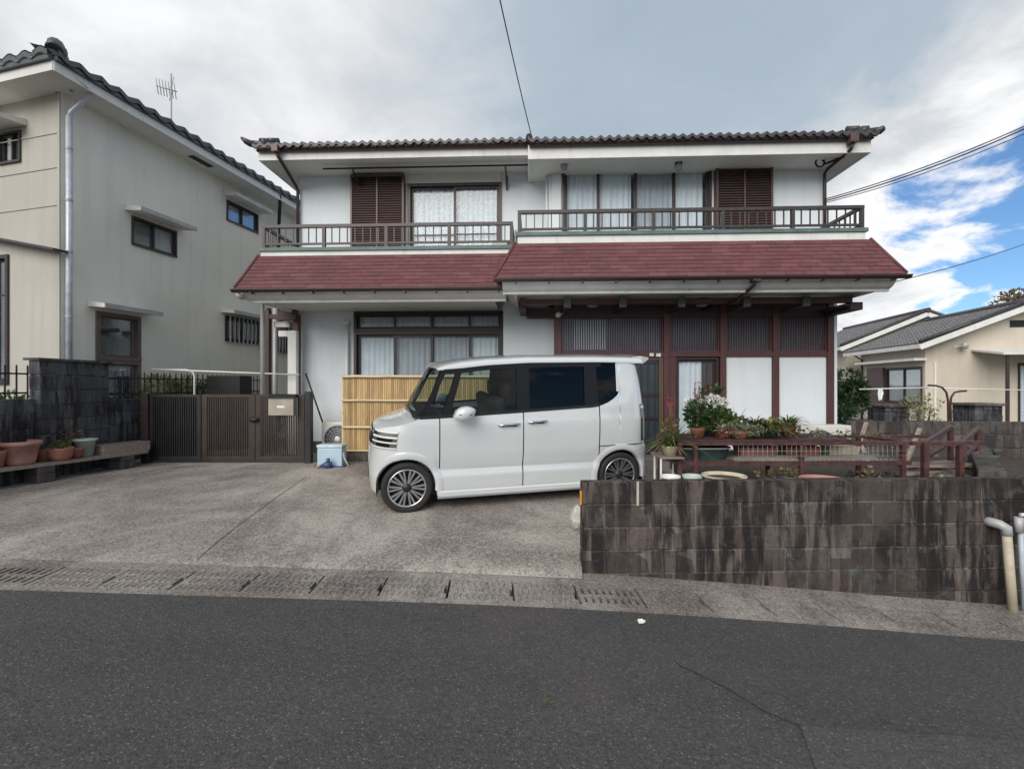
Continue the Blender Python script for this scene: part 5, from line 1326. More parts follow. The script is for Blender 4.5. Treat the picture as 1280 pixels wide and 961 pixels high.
# passage portal, white trunking and pipes between the houses
pt = thing('passage_portal', 'dark brown timber frame over the passage at the corner of the white house', 'portal', (XL - .2, 8.55, .28))
x0, x1 = wx(333, 8.6), wx(375.5, 8.6) - .02; zt_ = wz(355, 394, 8.6)
MB().box(x1 - .09, x1, 8.55, 8.66, .28, zt_ + .03).build('post', MT['red_wood'], pt); MB().box(x0, x0 + .07, 8.55, 8.65, .28, zt_ + .1).build('post', MT['dark_wood'], pt)
MB().box(x0 + .07, x1 - .09, 8.56, 8.64, zt_ - .06, zt_ + .02).build('lintel', MT['dark_wood'], pt); MB().box(x0 + .3, x1 + .0, 8.45, 8.55, zt_ - .1, zt_ + .08).build('lintel', MT['dark_wood'], pt)
m = MB(); m.box(x0 + .1, x0 + .4, 8.665, 8.8, zt_ - .2, zt_ - .10); m.build('rafter', MT['grey_pipe'], pt)
for k in range(5): MB().box(x0 + .02, x1 - .02, 9.0 + k * .45, 9.08 + k * .45, zt_ - .12, zt_ - .04).build('rafter', MT['dark_wood'], pt)
tr = thing('white_trunking', 'white plastic pipe trunking bent over at the top beside the passage', 'trunking', (wx(367, 8.5), 8.5, .28))
xa, xb = wx(361, 8.5), wx(372, 8.5); zt_ = wz(367, 413, 8.5)
MB().box(xa, xb, 8.45, 8.55, .28, zt_).build('duct', MT['white_plastic'], tr, .012); MB().box(wx(349, 8.5), xa - .002, 8.46, 8.54, zt_ - .11, zt_ - .002).build('duct', MT['white_plastic'], tr, .012)
gp_ = thing('drain_pipes', 'pair of tall grey drain pipes in the passage', 'pipe', (wx(345, 9.0), 9, .28))
for px, r, mt in ((344, .045, MT['grey_pipe']), (336, .04, MT['iron'])):
    x = wx(px, 8.9); MB().tube([(x, 8.9, .28), (x, 8.9, wz(px, 385, 8.9))], r, 10).build('pipe', mt, gp_)
# leaning black pole
a, b = at(382, 466, 8.45), at(412, 545, 8.62)
tag(MB().tube([(a.x, 8.45, a.z), (b.x + .05, 8.66, .3)], .016, 8).build('leaning_pole', MT['iron']), 'thin black pole leaning beside the white corner wall', 'pole')
# white clothes rail behind the gate
cr_ = thing('clothes_rail', 'long white pipe rail on a bent stand behind the gate', 'rail', tuple(at(240, 560, 8.6)))
a, b = at(190, 461, 8.3), at(374, 468, 8.35)
MB().tube([a, b], .014, 8).build('pole', MT['white_plastic'], cr_)
p = at(243, 490, 8.6); q = at(225, 462, 8.6)
MB().tube([(p.x, 8.6, .28), (p.x, 8.6, q.z - .12), (p.x - .03, 8.6, q.z - .04), (p.x - .10, 8.55, q.z), (q.x - .2, 8.5, q.z + .005)], .018, 8).build('stand', MT['white_plastic'], cr_)
# brown tub / cabinet behind the gate
p0, p1 = at(258, 490, 9.0), at(300, 467, 9.0)
tag(MB().box(p0.x, p1.x, 9.0, 9.4, .28, p1.z - .03).build('storage_cabinet', MT['iron'], bev=.01), 'dark brown storage cabinet standing behind the gate', 'cabinet')
# --- bamboo fence
YB = 7.82; xa, xb = wx(430, YB), wx(668, YB); zt_, zb_ = wz(480, 468, YB), wz(480, 563, YB)
bf = thing('bamboo_fence', 'upright split bamboo screen in front of the ground floor window', 'fence', (xa + 1, YB, .28))
n = int((xb - xa) / .036); me = []
for q in range(3):
    m = MB(); r = .0195; P = []
    nod = [0, .35 + .1 * q, .80 + .07 * q, zt_ - zb_ - .02]
    for z in nod[:1] + [z + d for z in nod[1:3] for d in (-.012, 0, .012)] + nod[3:]:
        rr = r * (1.07 if any(abs(z - y) < .002 for y in nod[1:3]) else 1); P.append([(rr * math.cos(a), rr * .8 * math.sin(a), z) for a in np.linspace(math.pi, 2 * math.pi, 6)])
    m.grid(P); k = m.mesh('bamboo_slat'); k.materials.append(MT['bamboo']); me.append(k)
for k in range(n): link('bamboo_slat', random.choice(me), bf, loc=(xa + (k + .5) * (xb - xa) / n, YB + random.uniform(-.003, .003), zb_ + random.uniform(-.004, .004)))
MB().box(xa, xb, YB + .004, YB + .02, zb_, zt_ - .02).build('backing', MT['dark_wood'], bf)
for py, r in ((470, .024), (500, .02), (533.5, .02), (563, .016)):
    z = wz(480, py, YB - .03); m = MB(); m.tube([(xa - .02 + (xb - xa + .03) * k / 12, YB - .035, z + random.uniform(-.004, .004)) for k in range(13)], [r * random.uniform(.92, 1.06) for _ in range(13)], 8); m.build('batten', MT['bamboo_pale'], bf)
MB().box(xa - .03, xa + .0, YB - .02, YB + .04, zb_ - .1, zt_ + .0).build('end_post', MT['bamboo_pale'], bf)
fb = thing('fence_footing', 'row of grey blocks under the bamboo screen', 'kerb', (xa, YB, .24)); block_wall(fb, (xa, YB + .03), (xb, YB + .03), zb_ - .01, .2, .12, MT['right_block'], MT['mortar'])
# --- air conditioner outdoor units
def aircon(label, loc, rz, w=.78, h=.54, d=.28, feet=.06):
    t = thing('air_conditioner_unit', label, 'air conditioner', loc, rz, local=True)
    MB().box(-w / 2, w / 2, -d / 2, d / 2, feet, h + feet).build('casing', MT['ac_white'], t, .015)
    cx, cz, r = -w * .14, feet + h * .48, min(h * .43, w * .30)
    m = MB(); m.lathe([(r, -d / 2 - .004), (r, -d / 2 - .012), (r * .3, -d / 2 - .018), (0, -d / 2 - .018)], (cx, 0, cz), 28, 'y'); g = m.build('fan_disc', MT['ac_grille'], t)
    m = MB()
    for q in range(4): rr = r * (.35 + .2 * q); m.tube([(cx + rr * math.cos(a), -d / 2 - .026, cz + rr * math.sin(a)) for a in np.linspace(0, 2 * math.pi, 25)], .004, 4)
    for q in range(16): a = q * math.pi / 8; m.tube([(cx + r * .16 * math.cos(a), -d / 2 - .026, cz + r * .16 * math.sin(a)), (cx + r * math.cos(a), -d / 2 - .024, cz + r * math.sin(a))], .0035, 4)
    m.lathe([(r * .2, -d / 2 - .027), (0, -d / 2 - .03)], (cx, 0, cz), 16, 'y'); m.build('fan_guard', MT['grey_pipe'], g)
    m = MB(); m.lathe([(r * .22, -d / 2 - .022), (r * .2, -d / 2 - .032), (0, -d / 2 - .034)], (cx, 0, cz), 16, 'y'); m.build('fan_hub', MT['ac_white'], g)
    for x in (-w * .36, w * .36): MB().box(x - .03, x + .03, -d / 2 + .01, d / 2 - .01, 0, feet + .001).build('foot', MT['grey_pipe'], t)
    MB().box(w / 2 - .14, w / 2 - .03, -d / 2 - .006, -d / 2 - .001, feet + .06, feet + h * .5).build('service_panel', MT['ac_white'], t, .003)
    return t
p = at(430, 562, 8.0); zt_ = wz(420, 527, 7.9)
aircon('cream outdoor air conditioner unit half hidden behind the bamboo screen', (wx(404, 8.0) + .40, 8.05, zt_ - .60), 0)
MB_ = MB().box(wx(404, 8.0) + .02, wx(404, 8.0) + .78, 7.93, 8.17, .26, zt_ - .601)
tag(MB_.build('plinth_block', MT['right_block']), 'concrete plinth under the unit beside the bamboo screen', 'block')
aircon('small outdoor air conditioner unit at the end of the left balcony', (wx(634, 8.2), 8.3, sL[5] - .25), R(70), .7, .5)
aircon('outdoor air conditioner unit on the balcony below the white pilaster', (wx(668, 8.1), 8.1, sR[5] - .25), R(0), .66, .62)
# --- pale blue crate lid / cool box and hose bottle by the fence
p0, p1 = at(398, 583, 7.35), at(429, 555, 7.35)
cb = thing('cool_box', 'pale blue plastic cool box on the concrete in front of the outdoor unit', 'cool box', ((p0.x + p1.x) / 2, 7.35, .26))
zb_ = gd(p0.x, 7.35)
MB().box(p0.x, p1.x, 7.30, 7.50, zb_, p1.z - .05).build('body', MT['blue_box'], cb, .015); MB().box(p0.x - .006, p1.x + .006, 7.29, 7.51, p1.z - .048, p1.z).build('lid', M('pale_lid', (.52, .63, .70), .4), cb, .012)
MB().tube([(p1.x + .02, 7.31, p1.z - .12), (p1.x + .05, 7.27, p1.z - .2), (p1.x + .14, 7.22, zb_ + .02)], .014, 6).build('handle', MT['grey_pipe'], cb)
MB().box(p0.x - .03, p1.x + .05, 7.26, 7.53, zb_ - .03, zb_ + .012).build('tray', MT['navy'], cb)
p = at(409, 577, 7.2); zz = gd(p.x, 7.2)
bt = thing('blue_sprayer', 'small navy blue sprayer bottle lying against the cool box', 'bottle', (p.x, 7.2, zz)); m = MB(); m.tube([(p.x + .06, 7.2, zz + .05), (p.x - .02, 7.2, zz + .05), (p.x - .10, 7.19, zz + .03)], [.05, .05, .018], 10); m.tube([(p.x + .02, 7.2, zz + .08), (p.x + .01, 7.2, zz + .15)], .03, 8); m.build('bottle', MT['navy'], bt)
MB().tube([(p.x - .10, 7.19, zz + .03), (p.x - .16, 7.18, zz + .02)], .02, 8).build('cap', MT['terra_pink'], bt)

# ================================================================== PLANT BENCH
BA, BB = atz(0, 583, 5.75), atz(186, 563, 7.55); BA = Vector((BA.x - .02, BA.y, .535)); BB = Vector((BB.x, BB.y, .515))
bd = (BB - BA).normalized(); A2 = BA - bd * 1.6; bnl = Vector((-bd.y, bd.x, 0)).normalized()
bench = thing('plank_bench', 'long weathered plank bench on block piers holding potted plants', 'bench', (BA.x, BA.y, .26))
for k, (o_, w_b) in enumerate(((.10, .19), (.305, .19))): m = MB(); m.beam(A2 + bnl * o_ + Vector((0, 0, -.02)), BB + bnl * o_ + Vector((0, 0, -.02)), w_b, .04); m.build('plank', MT['weather_wood'], bench)
def on_bench(px, o_=.18): # distance along the bench front for a pixel column
    r = ray(px, 480); n = Vector((-bd.y, bd.x, 0)); base = Vector((BA.x, BA.y, 0)) + n * o_; k = base.dot(n) / r.dot(n); p = r * k; return Vector((p.x, p.y, BA.z + (BB.z - BA.z) * ((p - base).dot(bd)) / (BB - BA).length))
for px in (-70, 46, 148):
    c = on_bench(px, .2)
    for k in range(2):
        z0 = gd(c.x, c.y) if k == 0 else gd(c.x, c.y) + .122
        h = .12 if k == 0 else max(.04, c.z - .042 - z0)
        o = link('pier_block', block_piece(.39, .19, .118, MT['right_block']), bench, loc=(c.x, c.y, z0 + .06), rot=(0, 0, math.atan2(bd.y, bd.x) + random.uniform(-.08, .08) + (math.pi / 2)))
        if k == 1: o.scale.z = h / .118; o.location.z = z0 + h / 2
def pot(name, label, loc, prof, mat, soil=True, n=28, group=None, scale=(1, 1)):
    t = thing(name, label, 'plant pot', loc, local=True, group=group)
    m = MB(); m.lathe([(0, 0)] + prof, (0, 0, 0), n); ri, hi = prof[-1]
    m.lathe([(ri, hi), (ri - .012, hi), (ri - .018, hi - .03)], (0, 0, 0), n)
    o = m.build('pot', mat, t)
    if soil: MB().lathe([(ri - .017, hi - .032), (0, hi - .02)], (0, 0, 0), n).build('soil', MT['soil'], t)
    return t
def leaf_blob(t, mat, c, r, n, size, seed, name='foliage', flat=.6, shape=1.6):
    rd = random.Random(seed); m = MB()
    for _ in range(n):
        while True:
            q = Vector((rd.uniform(-1, 1), rd.uniform(-1, 1), rd.uniform(-1, 1)))
            if .25 < q.length < 1: break
        p = Vector((c[0] + q.x * r[0], c[1] + q.y * r[1], c[2] + q.z * r[2]))
        d = (q + Vector((rd.uniform(-.7, .7), rd.uniform(-.7, .7), rd.uniform(-.3, .7)))).normalized(); s = d.cross(Vector((rd.uniform(-1, 1), rd.uniform(-1, 1), rd.uniform(.2, 1)))).normalized(); L = size * rd.uniform(.6, 1.3); W = L / shape / 2; up = s.cross(d)
        m.add([p, p + d * L * .45 + s * W + up * L * .06, p + d * L, p + d * L * .45 - s * W + up * L * .06], [(0, 1, 2, 3)])
    return m.build(name, mat, t)
def strap_leaves(t, mat, c, n, L, W, seed, droop=.6, name='foliage', spread=1.0):
    rd = random.Random(seed); m = MB()
    for _ in range(n):
        a = rd.uniform(0, 2 * math.pi); d = Vector((math.cos(a), math.sin(a), 0)) * spread; s = Vector((-math.sin(a), math.cos(a), 0)); l = L * rd.uniform(.55, 1.1); e = rd.uniform(.4, 1.3); w = W * rd.uniform(.7, 1.2); P = []
        b = Vector(c) + d * rd.uniform(0, .03)
        for k in range(6):
            f = k / 5; p = b + d * (l * f * math.cos(e) * (1 + .3 * f)) + Vector((0, 0, l * (f * math.sin(e) - droop * f * f * .8))); ww = w * (1 - f) ** .6 * (.5 + min(1, f * 4) * .5)
            P.append([p - s * ww, p + s * ww])
        m.grid(P)
    return m.build(name, mat, t)
def stems(t, c, n, h, spread, seed, r=.004, mat=None, name='stem'):
    rd = random.Random(seed); m = MB(); tops = []
    for _ in range(n):
        a = rd.uniform(0, 2 * math.pi); k = rd.uniform(.2, 1) * spread; top = Vector((c[0] + math.cos(a) * k, c[1] + math.sin(a) * k, c[2] + h * rd.uniform(.75, 1.05))); mid_ = Vector(c).lerp(top, .5) + Vector((rd.uniform(-.02, .02), rd.uniform(-.02, .02), 0)); m.tube([c, mid_, top], [r, r * .8, r * .5], 5); tops.append(top)
    m.build(name, mat or MT['stem'], t); return tops
p = on_bench(25); pot('terracotta_pot', 'large pale terracotta pot with rolled rim on the plank bench', p, [(.135, 0), (.15, .05), (.185, .24), (.205, .245), (.215, .27), (.20, .30)], MT['terra_pink'])
p = on_bench(-9); pot('terracotta_pot', 'terracotta pot at the near end of the plank bench', p, [(.09, 0), (.12, .18), (.13, .21)], MT['terracotta'])
p = on_bench(54, .22); pot('small_pot', 'small brown pot wedged between two larger terracotta pots', p, [(.07, 0), (.095, .15), (.10, .17)], MT['terra_dark'])
p = on_bench(75, .12); t = pot('bowl_pot', 'round brown terracotta bowl with sparse green sprouts', p, [(.10, 0), (.13, .06), (.145, .15), (.15, .17)], MT['terracotta'])
strap_leaves(t, MT['leaf_yellow'], (.0, .0, .16), 34, .16, .006, 5, .5); leaf_blob(t, MT['leaf'], (0, 0, .20), (.10, .10, .05), 90, .04, 6)
p = on_bench(96, .10); pot('small_pot', 'small red terracotta pot in front of the pale green bucket', p, [(.06, 0), (.08, .12), (.085, .14)], MT['terra_dark'])
p = on_bench(106, .22); pot('pale_bucket', 'pale green plastic bucket pot with flared rim', p, [(.09, 0), (.125, .22), (.145, .225), (.15, .25)], MT['pale_green'], True)
p = on_bench(84, .28)
t = thing('bare_shrub', 'bare dark twiggy shrub behind the brown bowl', 'plant', p, local=True); tops = stems(t, (0, 0, 0), 14, .42, .16, 4, .006, MT['bark']); leaf_blob(t, MT['leaf_dry'], (0, 0, .33), (.16, .14, .12), 60, .05, 8)
# trough at the far end
c0, c1 = on_bench(122, .18), on_bench(180, .18); tg = thing('stone_trough', 'long weathered stone trough at the far end of the plank bench', 'trough', (c0 + c1) / 2)
m = MB(); h = .14; w_ = .11
for sgn in (-1, 1): m.beam(c0 + bnl * sgn * w_ + Vector((0, 0, h / 2 + .002)), c1 + bnl * sgn * w_ + Vector((0, 0, h / 2 + .002)), .03, h)
m.beam(c0 + Vector((0, 0, .02)), c1 + Vector((0, 0, .02)), 2 * w_ - .03, .03)
for c in (c0 + bd * .02, c1 - bd * .02): m.obox(c + Vector((0, 0, h / 2)), bd * .018, bnl * (w_ - .016), (0, 0, h / 2 - .003))
m.build('trough_body', MT['weather_wood'], tg); m = MB(); m.beam(c0 + bd * .04 + Vector((0, 0, .09)), c1 - bd * .04 + Vector((0, 0, .09)), 2 * w_ - .032, .03); m.build('soil', MT['soil'], tg)
# shrubs between the boundary wall and the stucco house, behind the iron fence
for k, (px, Zc, r_, h) in enumerate(((198, 8.92, .5, 1.72), (232, 9.45, .5, 1.70), (10, 6.75, .35, 1.45), (255, 9.95, .45, 1.62))):
    c = atz(px, 480, Zc)
    t = thing('hedge_shrub', ['yellow green shrub showing through the iron fence above the gate', 'olive shrub beside the white pipe stand behind the fence', 'low green shrub behind the iron fence beside the tall block panel', 'green shrub behind the storage cabinet'][k], 'shrub', (c.x, c.y, .2), group=None)
    MB().tube([(c.x, c.y, .15), (c.x + .03, c.y, h * .6)], [.03, .015], 6).build('trunk', MT['bark'], t)
    leaf_blob(t, MT['leaf_yellow'] if k < 2 else MT['leaf'], (c.x, c.y, h - .28), (.16, r_ * .9, .28), 420, .07, 20 + k, 'crown')
# ================================================================== GARDEN AT THE RIGHT
ZR = 4.9
def rk(px, Zc): p = atz(px, 480, Zc); return p
# --- rust red steel rack with wire mesh shelf
rack = thing('steel_rack', 'rust red steel angle rack with wire mesh shelf behind the street wall', 'rack', (rk(960, 5.1).x, rk(960, 5.1).y, GZ))
zt_, zs_ = 1.55 - 72 / 600 * ZR, 1.55 - 97 / 600 * ZR
f0, f1 = rk(848, ZR), rk(1140, ZR + .05); e = (f1 - f0); e.z = 0; L = e.length; e.normalize(); nb = Vector((-e.y, e.x, 0)); DPT = .62
xr_ = lambda s, d, z: Vector((f0.x, f0.y, 0)) + e * s + nb * d + Vector((0, 0, z))
for s in (0, .16, L * .52, L - .1):
    for d in ((0, DPT) if s != .16 else (0,)): MB(xr_).box(s, s + .04, d, d + .04, GZ, zt_ - .035).build('leg', MT['rust'], rack)
m = MB(xr_)
for d in (0, DPT): m.box(-.01, L + .75, d - .004, d + .044, zt_ - .035, zt_).box(0, L, d + .003, d + .037, zs_ - .04, zs_)
for s in (0, L * .33, L * .66, L - .04): m.box(s + .002, s + .038, .044, DPT - .004, zt_ - .034, zt_ - .001).box(s + .002, s + .038, .037, DPT, zs_ - .038, zs_ - .001)
m.build('frame', MT['rust'], rack)
m = MB(xr_)
for k in range(int((L - .7) / .05)): s = .62 + k * .05; m.tube([(s, .02, zs_ + .006), (s, DPT, zs_ + .006)], .002, 4); m.tube([(s, .0, zs_), (s, .0, zt_ - .04)], .0015, 4)
for k in range(9): m.tube([(.62, .02 + k * .07, zs_ + .010), (L - .05, .02 + k * .07, zs_ + .010)], .003, 4)
for z in (zs_ + .06, zs_ + .11): m.tube([(.62, .0, z), (L - .05, .0, z)], .0015, 4)
m.build('wire_mesh', MT['grey_pipe'], rack, kind='stuff')
MB(xr_).box(.62, L - .3, .10, DPT - .05, zs_ + .015, zs_ + .03).build('shelf_board', MT['weather_wood'], rack)
for d in (.02, .24, .46): MB(xr_).box(.0, L * .75, d, d + .2, zt_ + .002, zt_ + .022).build('top_plank', MT['dark_wood'], rack)
# things on and under the rack
def at_r(s, d, z): return xr_(s, d, z)
t = thing('green_tub', 'dark green oblong tub on the lower shelf of the steel rack', 'tub', at_r(.33, .3, zs_), math.atan2(e.y, e.x), local=True)
m = MB(); n = 24; rows = []
for h, k in ((0, .86), (.11, .97), (.118, 1.0), (.13, 1.0), (.128, .94), (.03, .84)): rows.append([(.30 * k * math.copysign(abs(math.cos(a)) ** .6, math.cos(a)), .22 * k * math.copysign(abs(math.sin(a)) ** .6, math.sin(a)), h) for a in np.linspace(0, 2 * math.pi, n + 1)[:-1]])
m.grid(rows, True, True); m.quad(*rows[-1]); m.build('tub_body', MT['dark_green_tub'], t); m = MB(); m.grid(rows[2:4], True, True); 
m2 = MB(); m2.tube([(p[0] * 1.01, p[1] * 1.01, .124) for p in rows[2]] + [(rows[2][0][0] * 1.01, rows[2][0][1] * 1.01, .124)], .009, 6); m2.build('rim', MT['pale_green'], t)
for k, (s, d, mt, lab, w) in enumerate(((.95, .3, 'terra_pink', 'long pink clay planter on the wire mesh shelf', .42), (1.45, .32, 'terracotta', 'orange clay planter beside the pink one on the mesh shelf', .38), (1.9, .32, 'stone_pot', 'cream planter at the right end of the mesh shelf', .34))):
    t = thing('planter_box', lab, 'planter', at_r(s, d, zs_ + .031), math.atan2(e.y, e.x), local=True)
    m = MB(); m.add([(-w / 2 * .9, -.07, 0), (w / 2 * .9, -.07, 0), (w / 2 * .9, .07, 0), (-w / 2 * .9, .07, 0), (-w / 2, -.09, .09), (w / 2, -.09, .09), (w / 2, .09, .09), (-w / 2, .09, .09)], [(0, 1, 2, 3), (0, 1, 5, 4), (1, 2, 6, 5), (2, 3, 7, 6), (3, 0, 4, 7)]); m.build('box', MT[mt], t, .004)
    MB().box(-w / 2 + .008, w / 2 - .008, -.08, .08, .07, .078).build('soil', MT['soil'], t)
def garden(px, py, Zc): p = atz(px, py, Zc); return p
def bowl(px, Zc, zb, prof, mat, name, label, **k): p = atz(px, 480, Zc); return pot(name, label, (p.x, p.y, zb), prof, mat, **k)
bowl(905, 4.55, .55, [(.12, 0), (.15, .05), (.185, .125), (.205, .13), (.20, .145)], MT['stone_pot'], 'glazed_bowl', 'wide cream glazed bowl just behind the street wall')
p = atz(905, 480, 4.55); tag(MB().lathe([(0, 0), (.14, 0), (.15, .05), (.13, .099), (0, .099)], (p.x, p.y, GZ), 20).build('upturned_pot', MT['terra_dark']), 'upturned pot carrying the wide cream bowl', 'plant pot')
bowl(1030, 4.6, .55, [(.13, 0), (.17, .05), (.21, .085), (.215, .10)], MT['terra_pink'], 'clay_dish', 'shallow pink clay dish behind the middle of the street wall')
p = atz(1030, 480, 4.6); tag(MB().lathe([(0, 0), (.14, 0), (.15, .05), (.13, .099), (0, .099)], (p.x, p.y, GZ), 20).build('upturned_pot', MT['terra_dark']), 'upturned pot carrying the shallow pink dish', 'plant pot')
bowl(838, 4.62, GZ, [(.07, 0), (.085, .20), (.095, .205), (.095, .225)], MT['white_plastic'], 'white_pot', 'tall white plastic pot at the corner of the street wall')
bowl(866, 4.66, GZ, [(.06, 0), (.09, .19), (.10, .22)], MT['pale_green'], 'white_pot', 'pale green plastic pot beside the rack leg')
bowl(885, 4.72, GZ, [(.06, 0), (.085, .17), (.092, .20)], MT['grey_pipe'], 'grey_pot', 'grey plastic pot between the rack leg and the cream bowl')
for k, (px, Zc, lab) in enumerate(((960, 4.75, 'black nursery pot under the mesh shelf'), (985, 4.8, 'black nursery pot beside the pink dish'), (1085, 4.7, 'black nursery pot near the end of the rack'))):
    t = bowl(px, Zc, GZ, [(.07, 0), (.09, .15), (.095, .17)], MT['dark_green_tub'], 'nursery_pot', lab); leaf_blob(t, MT['leaf_dry'], (0, 0, .2), (.1, .1, .05), 50, .05, 60 + k)
# stand with a white panel at the left of the rack
st_ = thing('plant_stand', 'small white framed plant stand at the corner of the street wall', 'stand', (rk(838, 5.0).x, rk(838, 5.0).y, GZ))
p = rk(826, 4.85); q = rk(850, 4.95)
m = MB()
for c in (p, q):
    for d in (0, .25): m.box(c.x - .008, c.x + .008, c.y + d - .008, c.y + d + .008, GZ, .80)
m.build('leg', MT['white_plastic'], st_); MB().box(p.x - .01, q.x + .01, p.y - .01, q.y + .27, .80, .815).build('shelf', MT['weather_wood'], st_)
# --- plants
def plant_on(name, label, px, Zc, z, potprof, potmat): p = atz(px, 480, Zc); return pot(name, label, (p.x, p.y, z), potprof, MT[potmat])
PP = [(.06, 0), (.08, .085), (.088, .10)]
t = plant_on('tall_red_plant', 'tall potted plant with red tipped stems standing on the white stand', 838, 4.98, .816, PP, 'stone_pot')
for q in stems(t, (0, 0, .13), 9, .42, .08, 31, .004, MT['leaf_dry']): pass
strap_leaves(t, MT['leaf'], (0, 0, .09), 60, .42, .011, 32, .45); strap_leaves(t, MT['leaf_yellow'], (0, 0, .09), 50, .40, .009, 33, 1.0); leaf_blob(t, MT['petal_red'], (0, 0, .55), (.04, .04, .05), 26, .03, 34, 'flower')
leaf_blob(t, MT['leaf_dry'], (0, 0, .30), (.08, .08, .12), 70, .05, 35, 'dry_leaves')
t = plant_on('red_spike_plant', 'slender potted plant with one tall red flower spike on the rack', 872, 5.15, zt_ + .024, PP, 'terra_dark')
for q in stems(t, (0, 0, .12), 5, .45, .05, 36, .005, MT['leaf_dry']): pass
leaf_blob(t, MT['leaf_dark'], (0, 0, .25), (.12, .12, .14), 150, .06, 37); leaf_blob(t, MT['petal_red'], (0, 0, .5), (.03, .03, .10), 40, .025, 38, 'flower')
t = plant_on('white_flowering_plant', 'bushy potted plant with a cluster of white flowers on the rack', 886, 5.3, zt_ + .024, [(.07, 0), (.10, .10), (.11, .12)], 'dark_green_tub')
stems(t, (0, 0, .12), 10, .35, .14, 40); leaf_blob(t, MT['leaf'], (0, -.04, .18), (.26, .2, .13), 520, .06, 41); strap_leaves(t, MT['leaf_yellow'], (0, 0, .1), 40, .34, .008, 141, .8); leaf_blob(t, MT['leaf_dark'], (-.05, 0, .31), (.2, .16, .12), 220, .05, 42); leaf_blob(t, MT['petal_white'], (.03, -.05, .36), (.13, .11, .07), 240, .045, 43, 'flower', shape=1.1); leaf_blob(t, MT['leaf_dark'], (.05, .05, .47), (.12, .1, .08), 130, .045, 44); leaf_blob(t, MT['petal_red'], (.05, 0, .48), (.1, .08, .06), 18, .03, 45, 'flower')
leaf_blob(t, MT['petal_white'], (-.2, 0, .34), (.07, .06, .07), 40, .035, 46, 'flower', shape=1.1)
t = thing('red_planter', 'red rectangular plastic planter on the rack with low mixed plants', 'planter', tuple(atz(914, 480, 5.2).xy) + (zt_ + .024,), R(5), local=True)
m = MB(); m.add([(-.16, -.07, 0), (.16, -.07, 0), (.16, .07, 0), (-.16, .07, 0), (-.18, -.09, .12), (.18, -.09, .12), (.18, .09, .12), (-.18, .09, .12)], [(0, 1, 2, 3), (0, 1, 5, 4), (1, 2, 6, 5), (2, 3, 7, 6), (3, 0, 4, 7)]); m.box(-.19, .19, -.1, .1, .12, .135); m.build('box', MT['red_plastic'], t, .004)
leaf_blob(t, MT['leaf'], (0, 0, .17), (.16, .08, .05), 160, .05, 50); strap_leaves(t, MT['leaf_dry'], (.05, 0, .13), 12, .25, .004, 51, .1)
leaf_blob(t, MT['leaf_dry'], (.1, -.03, .17), (.06, .05, .03), 26, .03, 52, 'dry_leaves')
for k, (px, Zc, mt, lab, n_, L_) in enumerate(((944, 5.2, 'leaf', 'spider like strap leaved plant in the middle of the rack', 70, .30), (962, 5.15, 'leaf_yellow', 'yellow green arching plant beside the strap leaved one', 60, .30), (985, 5.3, 'leaf', 'green strap leaved plant next to the cream outdoor unit', 70, .30))):
    t = plant_on('strap_leaved_plant', lab, px, Zc, zt_ + .024, PP, ['terra_dark', 'dark_green_tub', 'terra_dark'][k]); strap_leaves(t, MT[mt], (0, 0, .09), n_ + 30, L_ * 1.15, .012, 70 + k, .75); strap_leaves(t, MT['leaf_yellow'], (0, 0, .09), 40, L_ * 1.2, .010, 170 + k, .9); leaf_blob(t, MT['leaf_dry'], (0, 0, .07), (.2, .16, .05), 80, .05, 80 + k)
t = plant_on('silver_trailing_plant', 'low grey green trailing plant at the front edge of the rack', 925, 5.0, zt_ + .024, [(.06, 0), (.08, .06), (.085, .08)], 'terra_dark'); leaf_blob(t, leafmat('silver_leaf', (.16, .20, .13), (.24, .27, .19)), (0, 0, .09), (.24, .12, .06), 360, .035, 90)
# litter of dead leaves and twigs on the rack top
rd = random.Random(21); m = MB()
for k in range(520):
    p = at_r(rd.uniform(.0, L * .95), rd.uniform(.0, DPT), zt_ + .024 + rd.uniform(0, .03)); d = Vector((rd.uniform(-1, 1), rd.uniform(-1, 1), rd.uniform(-.2, .5))).normalized(); s = d.cross(Vector((0, 0, 1))).normalized(); l = rd.uniform(.03, .08)
    m.add([p, p + d * l * .5 + s * l * .22, p + d * l, p + d * l * .5 - s * l * .22], [(0, 1, 2, 3)])
o = m.build('leaf_litter', MT['leaf_dry']); tag(o, 'dead leaves and twigs strewn over the top of the steel rack', 'leaf litter'); o['kind'] = 'stuff'
# --- outdoor unit at the right of the entrance, on a low plinth
p = atz(1026, 480, 7.35)
aircon('cream outdoor air conditioner unit below the white entrance panels', (p.x, p.y, .935 - .60), R(0), .74, .54, .28)
# --- stair handrail, rust red
hrail = thing('stair_handrail', 'rust red steel stair handrail beside the end of the rack', 'handrail', (rk(1175, 5.2).x, rk(1175, 5.2).y, GZ))
fr = [(1156, 4.9, 553), (1200, 4.9, 555)]; bk = [(1188, 6.0, 533), (1222, 6.0, 535)]
for (a, b) in zip(fr, bk):
    p, q = atz(a[0], a[2], a[1]), atz(b[0], b[2], b[1])
    MB().box(p.x - .025, p.x + .025, p.y - .025, p.y + .025, GZ, p.z).build('post', MT['rust'], hrail); MB().box(q.x - .022, q.x + .022, q.y - .022, q.y + .022, GZ, q.z).build('post', MT['rust'], hrail)
    m = MB(); m.beam(p, q, .04, .035); m.beam((p.x, p.y, p.z - .16), (q.x, q.y, q.z - .2), .03, .03); m.build('handrail', MT['rust'], hrail)
a, b = atz(1140, 552, 4.93), atz(1203, 555, 4.9); MB().beam((a.x, a.y + .01, a.z - .015), (b.x, b.y, a.z - .015), .035, .04).build('front_rail', MT['rust'], hrail)
